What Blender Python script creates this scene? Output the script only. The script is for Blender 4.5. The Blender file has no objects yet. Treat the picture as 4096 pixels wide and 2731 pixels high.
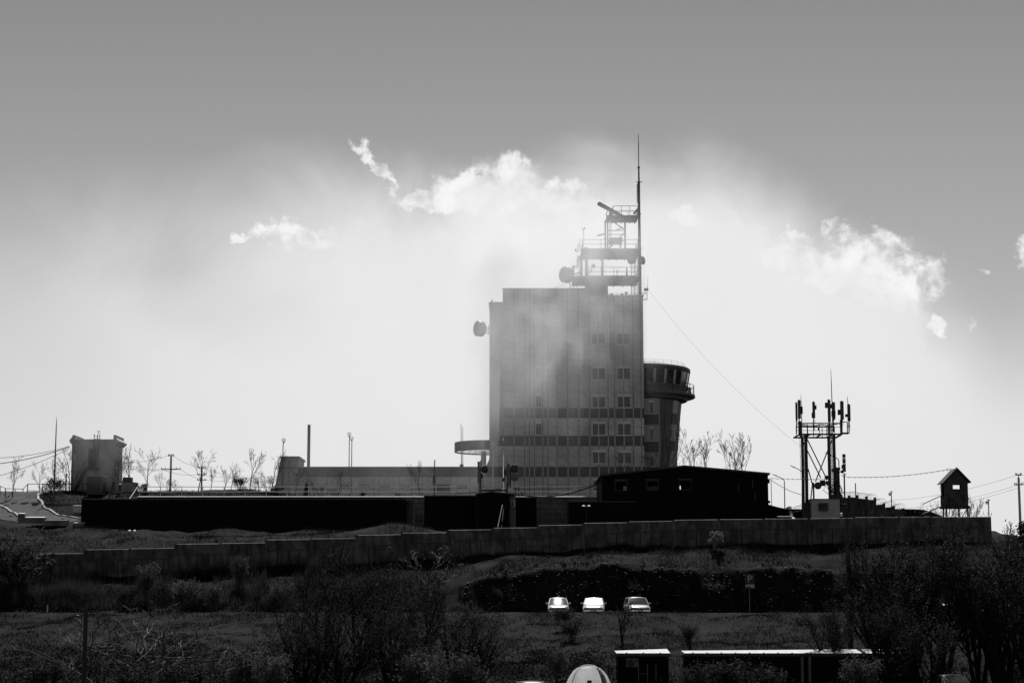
import bpy, math, random
import numpy as np
from mathutils import Vector, Matrix

# ---------------------------------------------------------------- camera, sky, sun, exposure
SC = bpy.context.scene
COL = SC.collection
F = 7500.0                      # focal length in pixels of the 4096 px wide photograph
PITCH = math.radians(8.15)
CT, ST = math.cos(PITCH), math.sin(PITCH)
cam_data = bpy.data.cameras.new('camera')
cam = bpy.data.objects.new('camera', cam_data)
COL.objects.link(cam)
cam.location = (0, 0, 0)
cam.rotation_euler = (math.pi / 2 + PITCH, 0, 0)
cam_data.sensor_width = 36.0
cam_data.lens = 36.0 * F / 4096.0
cam_data.clip_start = 0.5
cam_data.clip_end = 12000
SC.camera = cam

SUN_EL, SUN_AZ = math.radians(55), math.radians(1.5)
S_DIR = Vector((math.sin(SUN_AZ) * math.cos(SUN_EL), math.cos(SUN_AZ) * math.cos(SUN_EL), math.sin(SUN_EL)))
sd = bpy.data.lights.new('sun', 'SUN')
sd.energy = 5.0
sd.angle = math.radians(0.53)
sd.color = (1.0, 1.0, 1.0)
so = bpy.data.objects.new('sun', sd)
COL.objects.link(so)
so.rotation_euler = S_DIR.to_track_quat('Z', 'Y').to_euler()

SC.view_settings.view_transform = 'Standard'
SC.view_settings.look = 'None'
SC.view_settings.exposure = 0.0
SC.view_settings.gamma = 1.0
SC.view_settings.use_curve_mapping = False
SC.render.engine = 'CYCLES'
SC.cycles.use_denoising = True
SC.cycles.volume_step_rate = 0.22
SC.cycles.volume_max_steps = 160
SC.cycles.max_bounces = 6
SC.cycles.transparent_max_bounces = 12
SC.cycles.volume_bounces = 1
SC.cycles.sample_clamp_indirect = 4.0

class NT:
    """small helper to chain math nodes"""
    def __init__(s, tree): s.t = tree; s.n = tree.nodes; s.l = tree.links
    def new(s, kind, **kw):
        nd = s.n.new(kind)
        for k, v in kw.items(): setattr(nd, k, v)
        return nd
    def put(s, sock, v):
        if isinstance(v, bpy.types.NodeSocket): s.l.new(v, sock)
        else: sock.default_value = v
    def m(s, op, a, b=None, c=None, clamp=False):
        nd = s.new('ShaderNodeMath', operation=op, use_clamp=clamp)
        s.put(nd.inputs[0], a)
        if b is not None: s.put(nd.inputs[1], b)
        if c is not None: s.put(nd.inputs[2], c)
        return nd.outputs[0]
    def vm(s, op, a, b=None):
        nd = s.new('ShaderNodeVectorMath', operation=op)
        s.put(nd.inputs[0], a)
        if b is not None: s.put(nd.inputs[1], b)
        return nd.outputs[1] if op in ('LENGTH', 'DISTANCE', 'DOT_PRODUCT') else nd.outputs[0]
    def smooth(s, x, a, b, lo=0.0, hi=1.0):
        nd = s.new('ShaderNodeMapRange', interpolation_type='SMOOTHSTEP')
        s.put(nd.inputs[0], x); nd.inputs[1].default_value = a; nd.inputs[2].default_value = b
        nd.inputs[3].default_value = lo; nd.inputs[4].default_value = hi
        return nd.outputs[0]
    def noise(s, vec, scale, detail=6, rough=0.55, dist=0.0):
        nd = s.new('ShaderNodeTexNoise')
        s.put(nd.inputs['Vector'], vec); nd.inputs['Scale'].default_value = scale
        nd.inputs['Detail'].default_value = detail; nd.inputs['Roughness'].default_value = rough
        nd.inputs['Distortion'].default_value = dist
        return nd.outputs[0]
    def mix(s, fac, a, b):
        nd = s.new('ShaderNodeMix', data_type='FLOAT')
        s.put(nd.inputs[0], fac); s.put(nd.inputs[2], a); s.put(nd.inputs[3], b)
        return nd.outputs[0]
    def curve(s, x, pts):
        """piecewise smooth function of x given as (x, y) points, y in 0..1 units of the last value range"""
        x0, x1 = pts[0][0], pts[-1][0]
        t = s.m('DIVIDE', s.m('SUBTRACT', x, x0), x1 - x0, clamp=True)
        nd = s.new('ShaderNodeFloatCurve')
        s.put(nd.inputs['Value'], t)
        top = max(p[1] for p in pts)
        c = nd.mapping.curves[0]
        while len(c.points) > 2: c.points.remove(c.points[1])
        c.points[0].location = (0, pts[0][1] / top); c.points[1].location = (1, pts[-1][1] / top)
        for px, py in pts[1:-1]: c.points.new((px - x0) / (x1 - x0), py / top)
        nd.mapping.update()
        return s.m('MULTIPLY', nd.outputs[0], top)

SKY_K = 0.74
def build_world():
    w = bpy.data.worlds.new('World'); SC.world = w; w.use_nodes = True
    t = NT(w.node_tree); t.n.clear()
    out = t.new('ShaderNodeOutputWorld'); bg = t.new('ShaderNodeBackground')
    t.l.new(bg.outputs[0], out.inputs[0]); bg.inputs[1].default_value = 0.1
    sky = t.new('ShaderNodeTexSky', sky_type='NISHITA')
    sky.sun_disc = False; sky.sun_elevation = SUN_EL; sky.sun_rotation = SUN_AZ
    sky.altitude = 100; sky.air_density = 1.0; sky.dust_density = 0.6; sky.ozone_density = 1.0
    sep = t.new('ShaderNodeSeparateColor'); t.l.new(sky.outputs[0], sep.inputs[0])
    # black-and-white film behind a red-orange filter: mostly the red and green record
    bw = t.m('ADD', t.m('MULTIPLY', sep.outputs[0], 0.55), t.m('ADD', t.m('MULTIPLY', sep.outputs[1], 0.35), t.m('MULTIPLY', sep.outputs[2], 0.10)))
    tc = t.new('ShaderNodeTexCoord'); d = tc.outputs['Generated']
    sx = t.new('ShaderNodeSeparateXYZ'); t.l.new(d, sx.inputs[0])
    U = t.m('MULTIPLY', t.m('ARCTAN2', sx.outputs[0], sx.outputs[1]), 7.5)      # azimuth
    V = t.m('MULTIPLY', t.m('ARCSINE', sx.outputs[2]), 7.5)                     # elevation
    cb = t.new('ShaderNodeCombineXYZ'); t.l.new(U, cb.inputs[0]); t.l.new(V, cb.inputs[1]); p = cb.outputs[0]
    base = t.m('MULTIPLY', t.m('MULTIPLY', bw, SKY_K), t.smooth(V, 1.1, 3.6, 1.06, .62))
    # the fog bank: an arch over the hill, thinning into a low haze all round the horizon
    edge = t.curve(U, [(-6, .75), (-3.4, 1.15), (-2.05, 1.42), (-1.4, 1.56), (-0.8, 1.66), (-0.35, 1.69), (0.0, 1.71), (0.55, 1.77),
                       (0.95, 1.66), (1.3, 1.48), (1.7, 1.18), (2.05, 1.02), (3.4, .85), (6, .75)])
    wide = t.curve(U, [(-6, .9), (-2.05, .72), (-1.1, .52), (-0.4, .36), (0.1, .28), (0.8, .38), (1.3, .42), (2.05, .60), (6, .9)])
    n1 = t.m('SUBTRACT', t.noise(p, 1.5, 5, .55, .4), .5)
    q = t.m('DIVIDE', t.m('ADD', t.m('SUBTRACT', edge, V), t.m('MULTIPLY', n1, 0.52)), wide)
    fog = t.smooth(q, -0.5, 0.75)
    # shaded pocket in the thin left part of the bank
    pk = t.vm('LENGTH', t.vm('MULTIPLY', t.vm('SUBTRACT', p, (-1.28, 1.22, 0)), (1 / .55, 1 / .30, 0)))
    pocket = t.m('MULTIPLY', t.smooth(t.m('ADD', pk, t.m('MULTIPLY', n1, 1.6)), 1.1, 0.1), 0.26)
    fog = t.m('SUBTRACT', fog, pocket, clamp=True)
    # crisp puffs along the upper rim of the bank
    def px(x, y): return ((x - 2048) / 1000.0, (2440 - y) / 1000.0, 0)
    best = None
    wn = t.new('ShaderNodeTexNoise'); t.l.new(p, wn.inputs['Vector']); wn.inputs['Scale'].default_value = 13.0; wn.inputs['Detail'].default_value = 4; wn.inputs['Roughness'].default_value = .6
    q_ = t.vm('ADD', p, t.vm('MULTIPLY', t.vm('SUBTRACT', wn.outputs['Color'], (.5, .5, .5)), (.16, .16, 0)))
    for cx, cy, rx, ry in [(2035, 705, 140, 95), (1900, 775, 240, 90), (1730, 810, 170, 55), (2260, 795, 170, 85), (1150, 965, 180, 65), (940, 990, 60, 24),
                           (3270, 1030, 260, 110), (3420, 1080, 260, 150), (3540, 1160, 210, 160), (3690, 1155, 120, 110), (4120, 1080, 90, 80), (3735, 1335, 45, 45),
                           (3860, 1335, 30, 55), (3930, 1145, 30, 22), (2770, 885, 110, 45)]:
        c = px(cx, cy)
        g = t.m('SUBTRACT', 1.0, t.vm('LENGTH', t.vm('MULTIPLY', t.vm('SUBTRACT', q_, c), (1000.0 / rx, 1000.0 / ry, 0))))
        best = g if best is None else t.m('MAXIMUM', best, g)
    # the torn wisp above the bank
    rot = t.new('ShaderNodeVectorRotate', rotation_type='Z_AXIS'); rot.inputs['Angle'].default_value = math.radians(49)
    t.l.new(t.vm('SUBTRACT', q_, px(1490, 675)), rot.inputs[0])
    wv = t.vm('MULTIPLY', rot.outputs[0], (1000 / 150.0, 1000 / 34.0, 0))
    best = t.m('MAXIMUM', best, t.m('SUBTRACT', 1.0, t.vm('LENGTH', wv)))
    n2 = t.m('SUBTRACT', t.noise(p, 6.0, 12, .60, .35), .5); n3 = t.m('SUBTRACT', t.noise(p, 20.0, 10, .62, .5), .5)
    fld = t.m('MINIMUM', t.m('MAXIMUM', best, -.8), .36)
    cl = t.m('ADD', fld, t.m('ADD', t.m('MULTIPLY', n2, 2.4), t.m('MULTIPLY', n3, .7)))
    puff = t.m('MULTIPLY', t.smooth(cl, 0.02, 0.55), t.mix(t.smooth(cl, .1, 1.0), .72, 1.0))
    # the bank swells up under each row of puffs, so that only their upper rims stand out
    fill = None
    for cx, cy, rx, ry in [(2010, 900, 420, 260), (1500, 1110, 600, 300), (1130, 1130, 330, 170), (2350, 930, 420, 240), (3150, 1260, 520, 300), (3480, 1330, 330, 260), (2850, 1060, 420, 260)]:
        g = t.m('SUBTRACT', 1.0, t.vm('LENGTH', t.vm('MULTIPLY', t.vm('SUBTRACT', q_, px(cx, cy)), (1000.0 / rx, 1000.0 / ry, 0))))
        fill = g if fill is None else t.m('MAXIMUM', fill, g)
    fill = t.m('MULTIPLY', t.smooth(t.m('ADD', fill, t.m('MULTIPLY', n1, 1.5)), -.12, .55), t.smooth(U, -1.35, -.45, .45, 1.0))
    fog = t.m('MAXIMUM', fog, t.m('MULTIPLY', fill, .97))
    puff = t.m('MULTIPLY', puff, t.m('SUBTRACT', 1.0, t.m('MULTIPLY', t.smooth(fog, .6, 1.0), .55)))
    low = t.smooth(V, 1.15, 0.0)                                                # horizon brightening of the fog itself
    side = t.curve(U, [(-6, .62), (-2.05, .80), (-1.1, .97), (-0.4, 1.0), (1.4, 1.0), (2.05, .93), (6, .62)])
    fogc = t.m('MULTIPLY', t.m('MULTIPLY', t.m('ADD', 7.85, t.m('MULTIPLY', t.noise(p, 3.2, 5, .6), .5)), side), 1.0)
    fogc = t.mix(t.m('MULTIPLY', low, .85), fogc, 7.75)
    c1 = t.mix(fog, base, fogc)
    c2 = t.mix(t.m('MULTIPLY', puff, .97), c1, 9.6)
    rgb = t.new('ShaderNodeCombineColor')
    for i in range(3): t.l.new(c2, rgb.inputs[i])
    t.l.new(rgb.outputs[0], bg.inputs[0])
build_world()

# ---------------------------------------------------------------- pixel of the photograph + depth -> point in the world
def W(px, py, D):
    u = (px - 2048.0) / F; v = (1365.5 - py) / F
    t = D / (CT - v * ST)
    return Vector((u * t, D, t * (ST + v * CT)))
def XX(px, D, py=1900): return W(px, py, D).x
def ZZ(py, D): return W(2048, py, D).z

# ---------------------------------------------------------------- mesh helpers
ORG = {}
class MB:
    def __init__(s): s.v = []; s.f = []
    def add(s, vs, fs):
        b = len(s.v); s.v += [tuple(p) for p in vs]; s.f += [tuple(b + i for i in f) for f in fs]; return s
    def box(s, x0, x1, y0, y1, z0, z1):
        if x1 < x0: x0, x1 = x1, x0
        if y1 < y0: y0, y1 = y1, y0
        if z1 < z0: z0, z1 = z1, z0
        return s.add([(x0, y0, z0), (x1, y0, z0), (x1, y1, z0), (x0, y1, z0), (x0, y0, z1), (x1, y0, z1), (x1, y1, z1), (x0, y1, z1)],
                     [(0, 3, 2, 1), (4, 5, 6, 7), (0, 1, 5, 4), (1, 2, 6, 5), (2, 3, 7, 6), (3, 0, 4, 7)])
    def hexa(s, p):   # eight corner points in the order of box()
        return s.add(p, [(0, 3, 2, 1), (4, 5, 6, 7), (0, 1, 5, 4), (1, 2, 6, 5), (2, 3, 7, 6), (3, 0, 4, 7)])
    def prism(s, poly, y0, y1):   # polygon of (x, z), counter-clockwise seen from the camera
        n = len(poly)
        vs = [(x, y0, z) for x, z in poly] + [(x, y1, z) for x, z in poly]
        fs = [tuple(range(n)), tuple(range(2 * n - 1, n - 1, -1))] + [(i, i + n, (i + 1) % n + n, (i + 1) % n) for i in range(n)]
        return s.add(vs, fs)
    def path(s, pts, rad, n=6, caps=True):
        pts = [Vector(p) for p in pts]
        if not hasattr(rad, '__len__'): rad = [rad] * len(pts)
        vs = []; fs = []
        up = None
        for i, p in enumerate(pts):
            a = pts[max(i - 1, 0)]; b = pts[min(i + 1, len(pts) - 1)]
            d = (b - a)
            if d.length < 1e-9: d = Vector((0, 0, 1))
            d.normalize()
            if up is None:
                up = d.orthogonal().normalized()
            up = (up - d * up.dot(d))
            if up.length < 1e-6: up = d.orthogonal()
            up.normalize(); w = d.cross(up)
            for k in range(n):
                an = 2 * math.pi * k / n
                vs.append(p + (up * math.cos(an) + w * math.sin(an)) * rad[i])
        for i in range(len(pts) - 1):
            for k in range(n):
                a = i * n + k; b = i * n + (k + 1) % n
                fs.append((a, b, b + n, a + n))
        if caps:
            fs.append(tuple(range(n - 1, -1, -1))); e = (len(pts) - 1) * n
            fs.append(tuple(range(e, e + n)))
        return s.add(vs, fs)
    def rod(s, p, q, r, r2=None, n=6): return s.path([p, q], [r, r if r2 is None else r2], n)
    def lathe(s, c, prof, n=24, axis=None, closed=False):
        """profile of (radius, height) turned about an axis through c"""
        c = Vector(c); ax = Vector(axis or (0, 0, 1)).normalized()
        u = Vector((1, 0, 0)) if abs(ax.z) > .99 else ax.cross(Vector((0, 0, 1))).normalized()
        w = ax.cross(u)
        m = len(prof); vs = []; fs = []
        for k in range(n):
            an = 2 * math.pi * k / n
            d = u * math.cos(an) + w * math.sin(an)
            for r, h in prof: vs.append(c + d * r + ax * h)
        for k in range(n):
            a = k * m; b = ((k + 1) % n) * m
            for j in range(m if closed else m - 1):
                j2 = (j + 1) % m
                fs.append((a + j, b + j, b + j2, a + j2))
        return s.add(vs, fs)
    def ball(s, c, r, n=10, m=6, sq=1.0):
        return s.lathe(c, [(max(r * math.sin(math.pi * i / m), 1e-4), -r * sq * math.cos(math.pi * i / m)) for i in range(m + 1)], n)
    def build(s, name, mat, parent=None, smooth=False):
        return mesh_obj(name, s.v, s.f, mat, parent, smooth)

def mesh_obj(name, v, f, mat, parent=None, smooth=False):
    o3 = ORG.get(parent.name, (0, 0, 0)) if parent else (0, 0, 0)
    me = bpy.data.meshes.new(name)
    me.from_pydata([(a - o3[0], b - o3[1], c - o3[2]) for a, b, c in v], [], f)
    me.materials.append(mat)
    if smooth: me.shade_smooth()
    o = bpy.data.objects.new(name, me); COL.objects.link(o)
    if parent: o.parent = parent; ORG[o.name] = o3
    return o
def np_obj(name, V, Fq, mat, parent=None):
    """fast mesh from numpy arrays; Fq is (n, k)"""
    me = bpy.data.meshes.new(name)
    o3 = np.array(ORG.get(parent.name, (0, 0, 0))) if parent else np.zeros(3)
    V = np.asarray(V, dtype=np.float32) - o3.astype(np.float32); Fq = np.asarray(Fq, dtype=np.int32); k = Fq.shape[1]
    me.vertices.add(len(V)); me.vertices.foreach_set('co', V.ravel())
    me.loops.add(Fq.size); me.loops.foreach_set('vertex_index', Fq.ravel())
    me.polygons.add(len(Fq)); me.polygons.foreach_set('loop_start', np.arange(0, Fq.size, k, dtype=np.int32))
    me.update(calc_edges=True)
    me.materials.append(mat)
    o = bpy.data.objects.new(name, me); COL.objects.link(o)
    if parent: o.parent = parent; ORG[o.name] = tuple(o3)
    return o
def tag(o, label=None, cat=None, group=None, kind=None):
    if label: o['label'] = label
    if cat: o['category'] = cat
    if group: o['group'] = group
    if kind: o['kind'] = kind
    return o
def thing(name, label, cat, loc, group=None):
    o = bpy.data.objects.new(name, None); COL.objects.link(o); o.location = loc; o.empty_display_size = .3
    ORG[o.name] = tuple(loc)
    return tag(o, label, cat, group)
def inst(src, name, parent, loc, rot=(0, 0, 0), scale=(1, 1, 1)):
    """another object that shares the mesh of src; loc in the parent's own space"""
    o = bpy.data.objects.new(name, src); COL.objects.link(o); o.parent = parent
    o.location = loc; o.rotation_euler = rot; o.scale = scale
    return o
def copy_tree(o, parent=None):
    c = o.copy(); COL.objects.link(c); c.parent = parent
    for ch in o.children: copy_tree(ch, c)
    return c

# ---------------------------------------------------------------- materials (a black-and-white photograph: all greys)
def mat(name, v, rough=.8, var=.25, scale=1.0, streak=False, bump=0.0, metal=0.0, spec=.5, detail=5, trans=0.0, bscale=None, v2=None, stretch=None, macro=None, wave=0.0):
    m = bpy.data.materials.new(name); m.use_nodes = True
    t = NT(m.node_tree); b = m.node_tree.nodes['Principled BSDF']
    geo = t.new('ShaderNodeNewGeometry'); pos = geo.outputs['Position']
    vec = t.vm('MULTIPLY', pos, stretch or ((6.0, 6.0, .5) if streak else (1, 1, 1)))
    n = t.noise(vec, scale, detail, .6)
    n = t.smooth(n, .28, .72)
    lo = v * (1 - var) if v2 is None else v2
    g = t.mix(n, lo, v * (1 + var) if v2 is None else v)
    if streak:      # rain stains: a second, broader layer
        g2 = t.smooth(t.noise(pos, scale * .6, 4, .6), .35, .7)
        g = t.m('MULTIPLY', g, t.mix(g2, .72, 1.08))
    if macro:       # broad patches of growth, soil or weathering
        g = t.m('MULTIPLY', g, t.mix(t.smooth(t.noise(pos, macro[0], 5, .62, .5), .36, .64), macro[1], macro[2]))
    if wave:        # faint curved ripples of reflected light, painted into the panel colour
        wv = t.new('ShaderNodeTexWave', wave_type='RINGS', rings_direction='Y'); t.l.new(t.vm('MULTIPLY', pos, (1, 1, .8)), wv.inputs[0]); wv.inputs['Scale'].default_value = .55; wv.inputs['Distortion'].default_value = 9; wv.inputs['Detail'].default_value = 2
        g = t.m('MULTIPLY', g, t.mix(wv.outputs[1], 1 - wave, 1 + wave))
    rgb = t.new('ShaderNodeCombineColor')
    for i in range(3): t.l.new(g, rgb.inputs[i])
    t.l.new(rgb.outputs[0], b.inputs['Base Color'])
    b.inputs['Roughness'].default_value = rough; b.inputs['Metallic'].default_value = metal
    b.inputs['Specular IOR Level'].default_value = spec
    if bump:
        bp = t.new('ShaderNodeBump'); bp.inputs['Strength'].default_value = bump; bp.inputs['Distance'].default_value = .05
        t.l.new(t.noise(pos, bscale or scale * 6, 6, .65), bp.inputs['Height']); t.l.new(bp.outputs[0], b.inputs['Normal'])
    if trans:
        out = m.node_tree.nodes['Material Output']
        tr = t.new('ShaderNodeBsdfTranslucent'); t.l.new(rgb.outputs[0], tr.inputs[0])
        mx = t.new('ShaderNodeMixShader'); mx.inputs[0].default_value = trans
        t.l.new(b.outputs[0], mx.inputs[1]); t.l.new(tr.outputs[0], mx.inputs[2]); t.l.new(mx.outputs[0], out.inputs[0])
    return m
def glass_mat(name, v=.02, rough=.06):
    m = bpy.data.materials.new(name); m.use_nodes = True
    b = m.node_tree.nodes['Principled BSDF']
    t = NT(m.node_tree)
    geo = t.new('ShaderNodeNewGeometry')
    g = t.mix(t.noise(geo.outputs['Position'], .9, 3), v * .5, v * 1.6)
    rgb = t.new('ShaderNodeCombineColor')
    for i in range(3): t.l.new(g, rgb.inputs[i])
    t.l.new(rgb.outputs[0], b.inputs['Base Color'])
    b.inputs['Roughness'].default_value = rough; b.inputs['IOR'].default_value = 1.5
    return m
M = {}
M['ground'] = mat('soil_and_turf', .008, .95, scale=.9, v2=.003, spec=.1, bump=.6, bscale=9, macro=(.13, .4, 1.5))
M['asphalt'] = mat('asphalt', .045, .9, var=.2, scale=.8, spec=.2, bump=.15, bscale=25)
M['grass'] = mat('grass_blades', .019, .8, scale=.9, v2=.006, spec=.1, trans=.45, detail=5, macro=(.16, .30, 1.25))
M['reed'] = mat('dry_reed_grass', .052, .8, scale=.4, v2=.010, spec=.1, trans=.5, detail=4)
M['leaf'] = mat('young_leaves', .060, .75, scale=1.5, v2=.008, spec=.12, trans=.4)
M['leaf_pale'] = mat('pale_young_leaves', .13, .75, scale=1.5, v2=.018, spec=.12, trans=.45)
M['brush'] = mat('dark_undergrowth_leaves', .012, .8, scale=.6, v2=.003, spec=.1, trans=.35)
M['leaf_feather'] = mat('silvery_feather_leaves', .22, .7, scale=1.5, v2=.10, spec=.12, trans=.5)
M['leaf_dark'] = mat('dark_needles', .03, .7, scale=1.5, v2=.015, spec=.2, trans=.3)
M['bark'] = mat('dark_bark', .012, .9, scale=5, spec=.1, bump=.5)
M['bark_grey'] = mat('grey_bark', .055, .8, scale=5, spec=.3)
M['bark_pale'] = mat('pale_smooth_bark', .11, .55, scale=5, spec=.5)
M['stone'] = mat('bank_stones', .10, .85, var=.6, scale=2.5, spec=.3, bump=.3)
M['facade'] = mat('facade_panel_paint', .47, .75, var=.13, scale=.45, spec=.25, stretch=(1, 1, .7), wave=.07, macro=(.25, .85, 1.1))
M['facade_plain'] = mat('facade_plain_paint', .44, .75, var=.14, scale=.4, spec=.25)
M['facade_dark'] = mat('facade_dark_band', .10, .6, var=.22, scale=.6, spec=.3)
M['joint'] = mat('joint_shadow_gap', .05, .9, var=.2)
M['trim'] = mat('pale_trim', .38, .6, var=.1, scale=2)
M['frame'] = mat('window_frame_plastic', .62, .5, var=.08, scale=3)
M['glass'] = glass_mat('window_glass', .015)
M['blind'] = mat('window_blind', .16, .8, var=.15, scale=1)
M['steel'] = mat('galvanised_steel', .13, .55, var=.25, scale=2, metal=.2)
M['steel_dark'] = mat('dark_painted_steel', .028, .6, var=.3, scale=2)
M['steel_black'] = mat('black_steel', .012, .6, var=.3, scale=2)
M['white'] = mat('white_paint', .75, .5, var=.08, scale=2)
M['offwhite'] = mat('weathered_white', .45, .6, var=.2, scale=2)
M['antenna'] = mat('antenna_plastic', .10, .5, var=.15, scale=1.5)
M['antenna_dark'] = mat('dark_antenna_plastic', .035, .5, var=.2, scale=1.5)
M['dish'] = mat('dish_face', .14, .5, var=.12, scale=1.5)
def clear_globe():
    m = mat('lamp_globe', .8, .1, var=.05, trans=.4); t = NT(m.node_tree); out = m.node_tree.nodes['Material Output']
    src = out.inputs[0].links[0].from_socket; tr = t.new('ShaderNodeBsdfTransparent'); mx = t.new('ShaderNodeMixShader'); mx.inputs[0].default_value = .5
    t.l.new(src, mx.inputs[1]); t.l.new(tr.outputs[0], mx.inputs[2]); t.l.new(mx.outputs[0], out.inputs[0]); return m
M['globe'] = clear_globe()
M['ceiling'] = mat('translucent_roof_sheet', .85, .7, var=.06, scale=1, trans=.85)
M['concrete'] = mat('wall_concrete', .082, .9, var=.5, scale=1.1, stretch=(2.2, 2.2, .45), macro=(.7, .55, 1.2), bump=.25, spec=.2)
M['block'] = mat('retaining_block_concrete', .13, .9, var=.35, scale=.8, bump=.3, spec=.2)
M['kerb'] = mat('kerb_concrete', .38, .85, var=.25, scale=1.5)
M['black_clad'] = mat('black_cladding', .004, .7, var=.3, scale=.5, spec=.08)
M['roof_felt'] = mat('weathered_roof_felt', .09, .95, var=.45, scale=1.3, spec=.03)
M['roof_dark'] = mat('dark_roof_sheet', .035, .6, var=.3, scale=.6)
M['hut'] = mat('hut_boards', .05, .8, var=.25, scale=2, streak=True)
M['render'] = mat('rough_render_plaster', .30, .95, var=.3, scale=.9, bump=.6, bscale=14, spec=.1)
M['rubber'] = mat('tyre_rubber', .015, .8, var=.2)
M['chrome'] = mat('bright_metal', .6, .18, var=.05, metal=1.0)
M['wood'] = mat('grey_pole_wood', .035, .9, var=.3, scale=4, stretch=(8, 8, .6))
M['wire'] = mat('cable_sheath', .03, .7, var=.2)
M['line'] = mat('black_line_wire', .006, .95, var=.2, spec=0.0)
# ---------------------------------------------------------------- terrain
RNG = np.random.default_rng(11); random.seed(11)
WALL_D = 165.3
WALL_TOPS = [(-21, 2232), (160, 2216), (341.5, 2199), (523, 2195), (704.5, 2177), (886, 2174), (1067.5, 2160), (1249, 2156), (1430.5, 2141), (1612, 2133),
             (1793.5, 2121), (1975, 2113), (2156.5, 2102), (2338, 2093), (2519.5, 2087), (2701, 2081), (2882.5, 2078), (3064, 2076), (3245.5, 2075),
             (3427, 2070), (3608.5, 2069), (3790, 2069)]
_wx = np.array([XX(x + 90, WALL_D, 2140) for x, _ in WALL_TOPS]); _wz = np.array([ZZ(y, WALL_D) for _, y in WALL_TOPS])
def lerp_s(x, a, b):
    t = np.clip((x - a) / (b - a), 0, 1); return t * t * (3 - 2 * t)
_lat = RNG.random((257, 257))
def vnoise(x, y):
    x = np.asarray(x, float); y = np.asarray(y, float)
    xi = np.floor(x).astype(int); yi = np.floor(y).astype(int); fx = x - xi; fy = y - yi
    fx = fx * fx * (3 - 2 * fx); fy = fy * fy * (3 - 2 * fy)
    g = lambda a, b: _lat[a % 256, b % 256]
    return (g(xi, yi) * (1 - fx) * (1 - fy) + g(xi + 1, yi) * fx * (1 - fy) + g(xi, yi + 1) * (1 - fx) * fy + g(xi + 1, yi + 1) * fx * fy) - .5
def H(x, y):
    """height of the ground"""
    x = np.atleast_1d(np.asarray(x, float)); y = np.atleast_1d(np.asarray(y, float)); x, y = np.broadcast_arrays(x, y)
    zb = np.interp(x, _wx, _wz) - 2.42
    s = .7 + (3.45 - .7) * lerp_s(x, -9, 1.5)
    left = 1 - lerp_s(x, -42, -38)           # west of the retaining wall the hill is a plain slope
    right = lerp_s(x, 24, 30)
    m = zb + .9 + .55 * (7.75 - zb - .9)
    ysr = [-60, 10, 40, 118, 128, 146.4, 148.0, 155.5, 156.8, 159.1, 161.6, 164.6, 166.6, 175, 184, 200.2, 200.65, 213, 238, 262, 310, 420, 6000]
    zsr = [-1.7, -1.7, -5.3, -5.3, -3.7, -.17, -.45, -.45, -.3, s, s + .55 * (zb - s), zb, zb + .8, m, 7.75, 8.5 + 2.4 * left + 1.0 * right, 11.95 - .6 * left - 1.25 * right,
           12.0 + 1.35 * lerp_s(-x, 18, 30) - 1.6 * right, 11.8 - 4 * right, 8, -4, -12, -12]
    z = np.zeros_like(x); done = np.zeros(x.shape, bool)
    for i in range(len(ysr) - 1):
        k = (y >= ysr[i]) & (y <= ysr[i + 1]) & ~done
        a = zsr[i]; b = zsr[i + 1]
        a = np.broadcast_to(a, x.shape); b = np.broadcast_to(b, x.shape)
        t = (y - ysr[i]) / (ysr[i + 1] - ysr[i])
        z = np.where(k, a + (b - a) * t, z); done |= k
    z = np.where(y > 6000, -12, z)
    # the hill ends to the east
    fall = lerp_s(x, 43, 62) * lerp_s(y, 150, 168)
    z = z * (1 - fall) + fall * np.minimum(z, -1.0)
    fallw = lerp_s(-x, 70, 120) * lerp_s(y, 150, 168)
    z = z * (1 - fallw) + fallw * np.minimum(z, 2.0)
    road = lerp_s(y, 147.2, 148.4) * (1 - lerp_s(y, 155, 156.4))
    terr = lerp_s(y, 199.4, 200.6) * (1 - lerp_s(y, 203, 208))
    crest = np.exp(-((y - 146.4) / 1.5) ** 2)
    amp = (1 - road) * (1 - terr) * (1 - .9 * crest) * (1 - lerp_s(y, 300, 420))
    z = z + amp * (.55 * vnoise(x * .22, y * .30) + .28 * vnoise(x * .7 + 40, y * .8) + .10 * vnoise(x * 2.1, y * 2.3 + 9))
    bank = lerp_s(y, 156.8, 157.4) * (1 - lerp_s(y, 159.0, 160.2))
    z = z + bank * (.6 * vnoise(x * .8 + 5, y * .9) + .3 * vnoise(x * 2.9, y * 2.2 + 3))
    # heaps of earth behind the wall
    for hx, hy, hr, hh in [(-11.0, 178, 3.2, 1.0), (-34, 176, 7, .7), (-18, 177, 5, .5), (1.5, 176, 3, .5)]:
        z = z + hh * np.exp(-(((x - hx) / hr) ** 2 + ((y - hy) / 2.4) ** 2))
    return z
def Hs(x, y): return float(H(x, y)[0])

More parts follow.
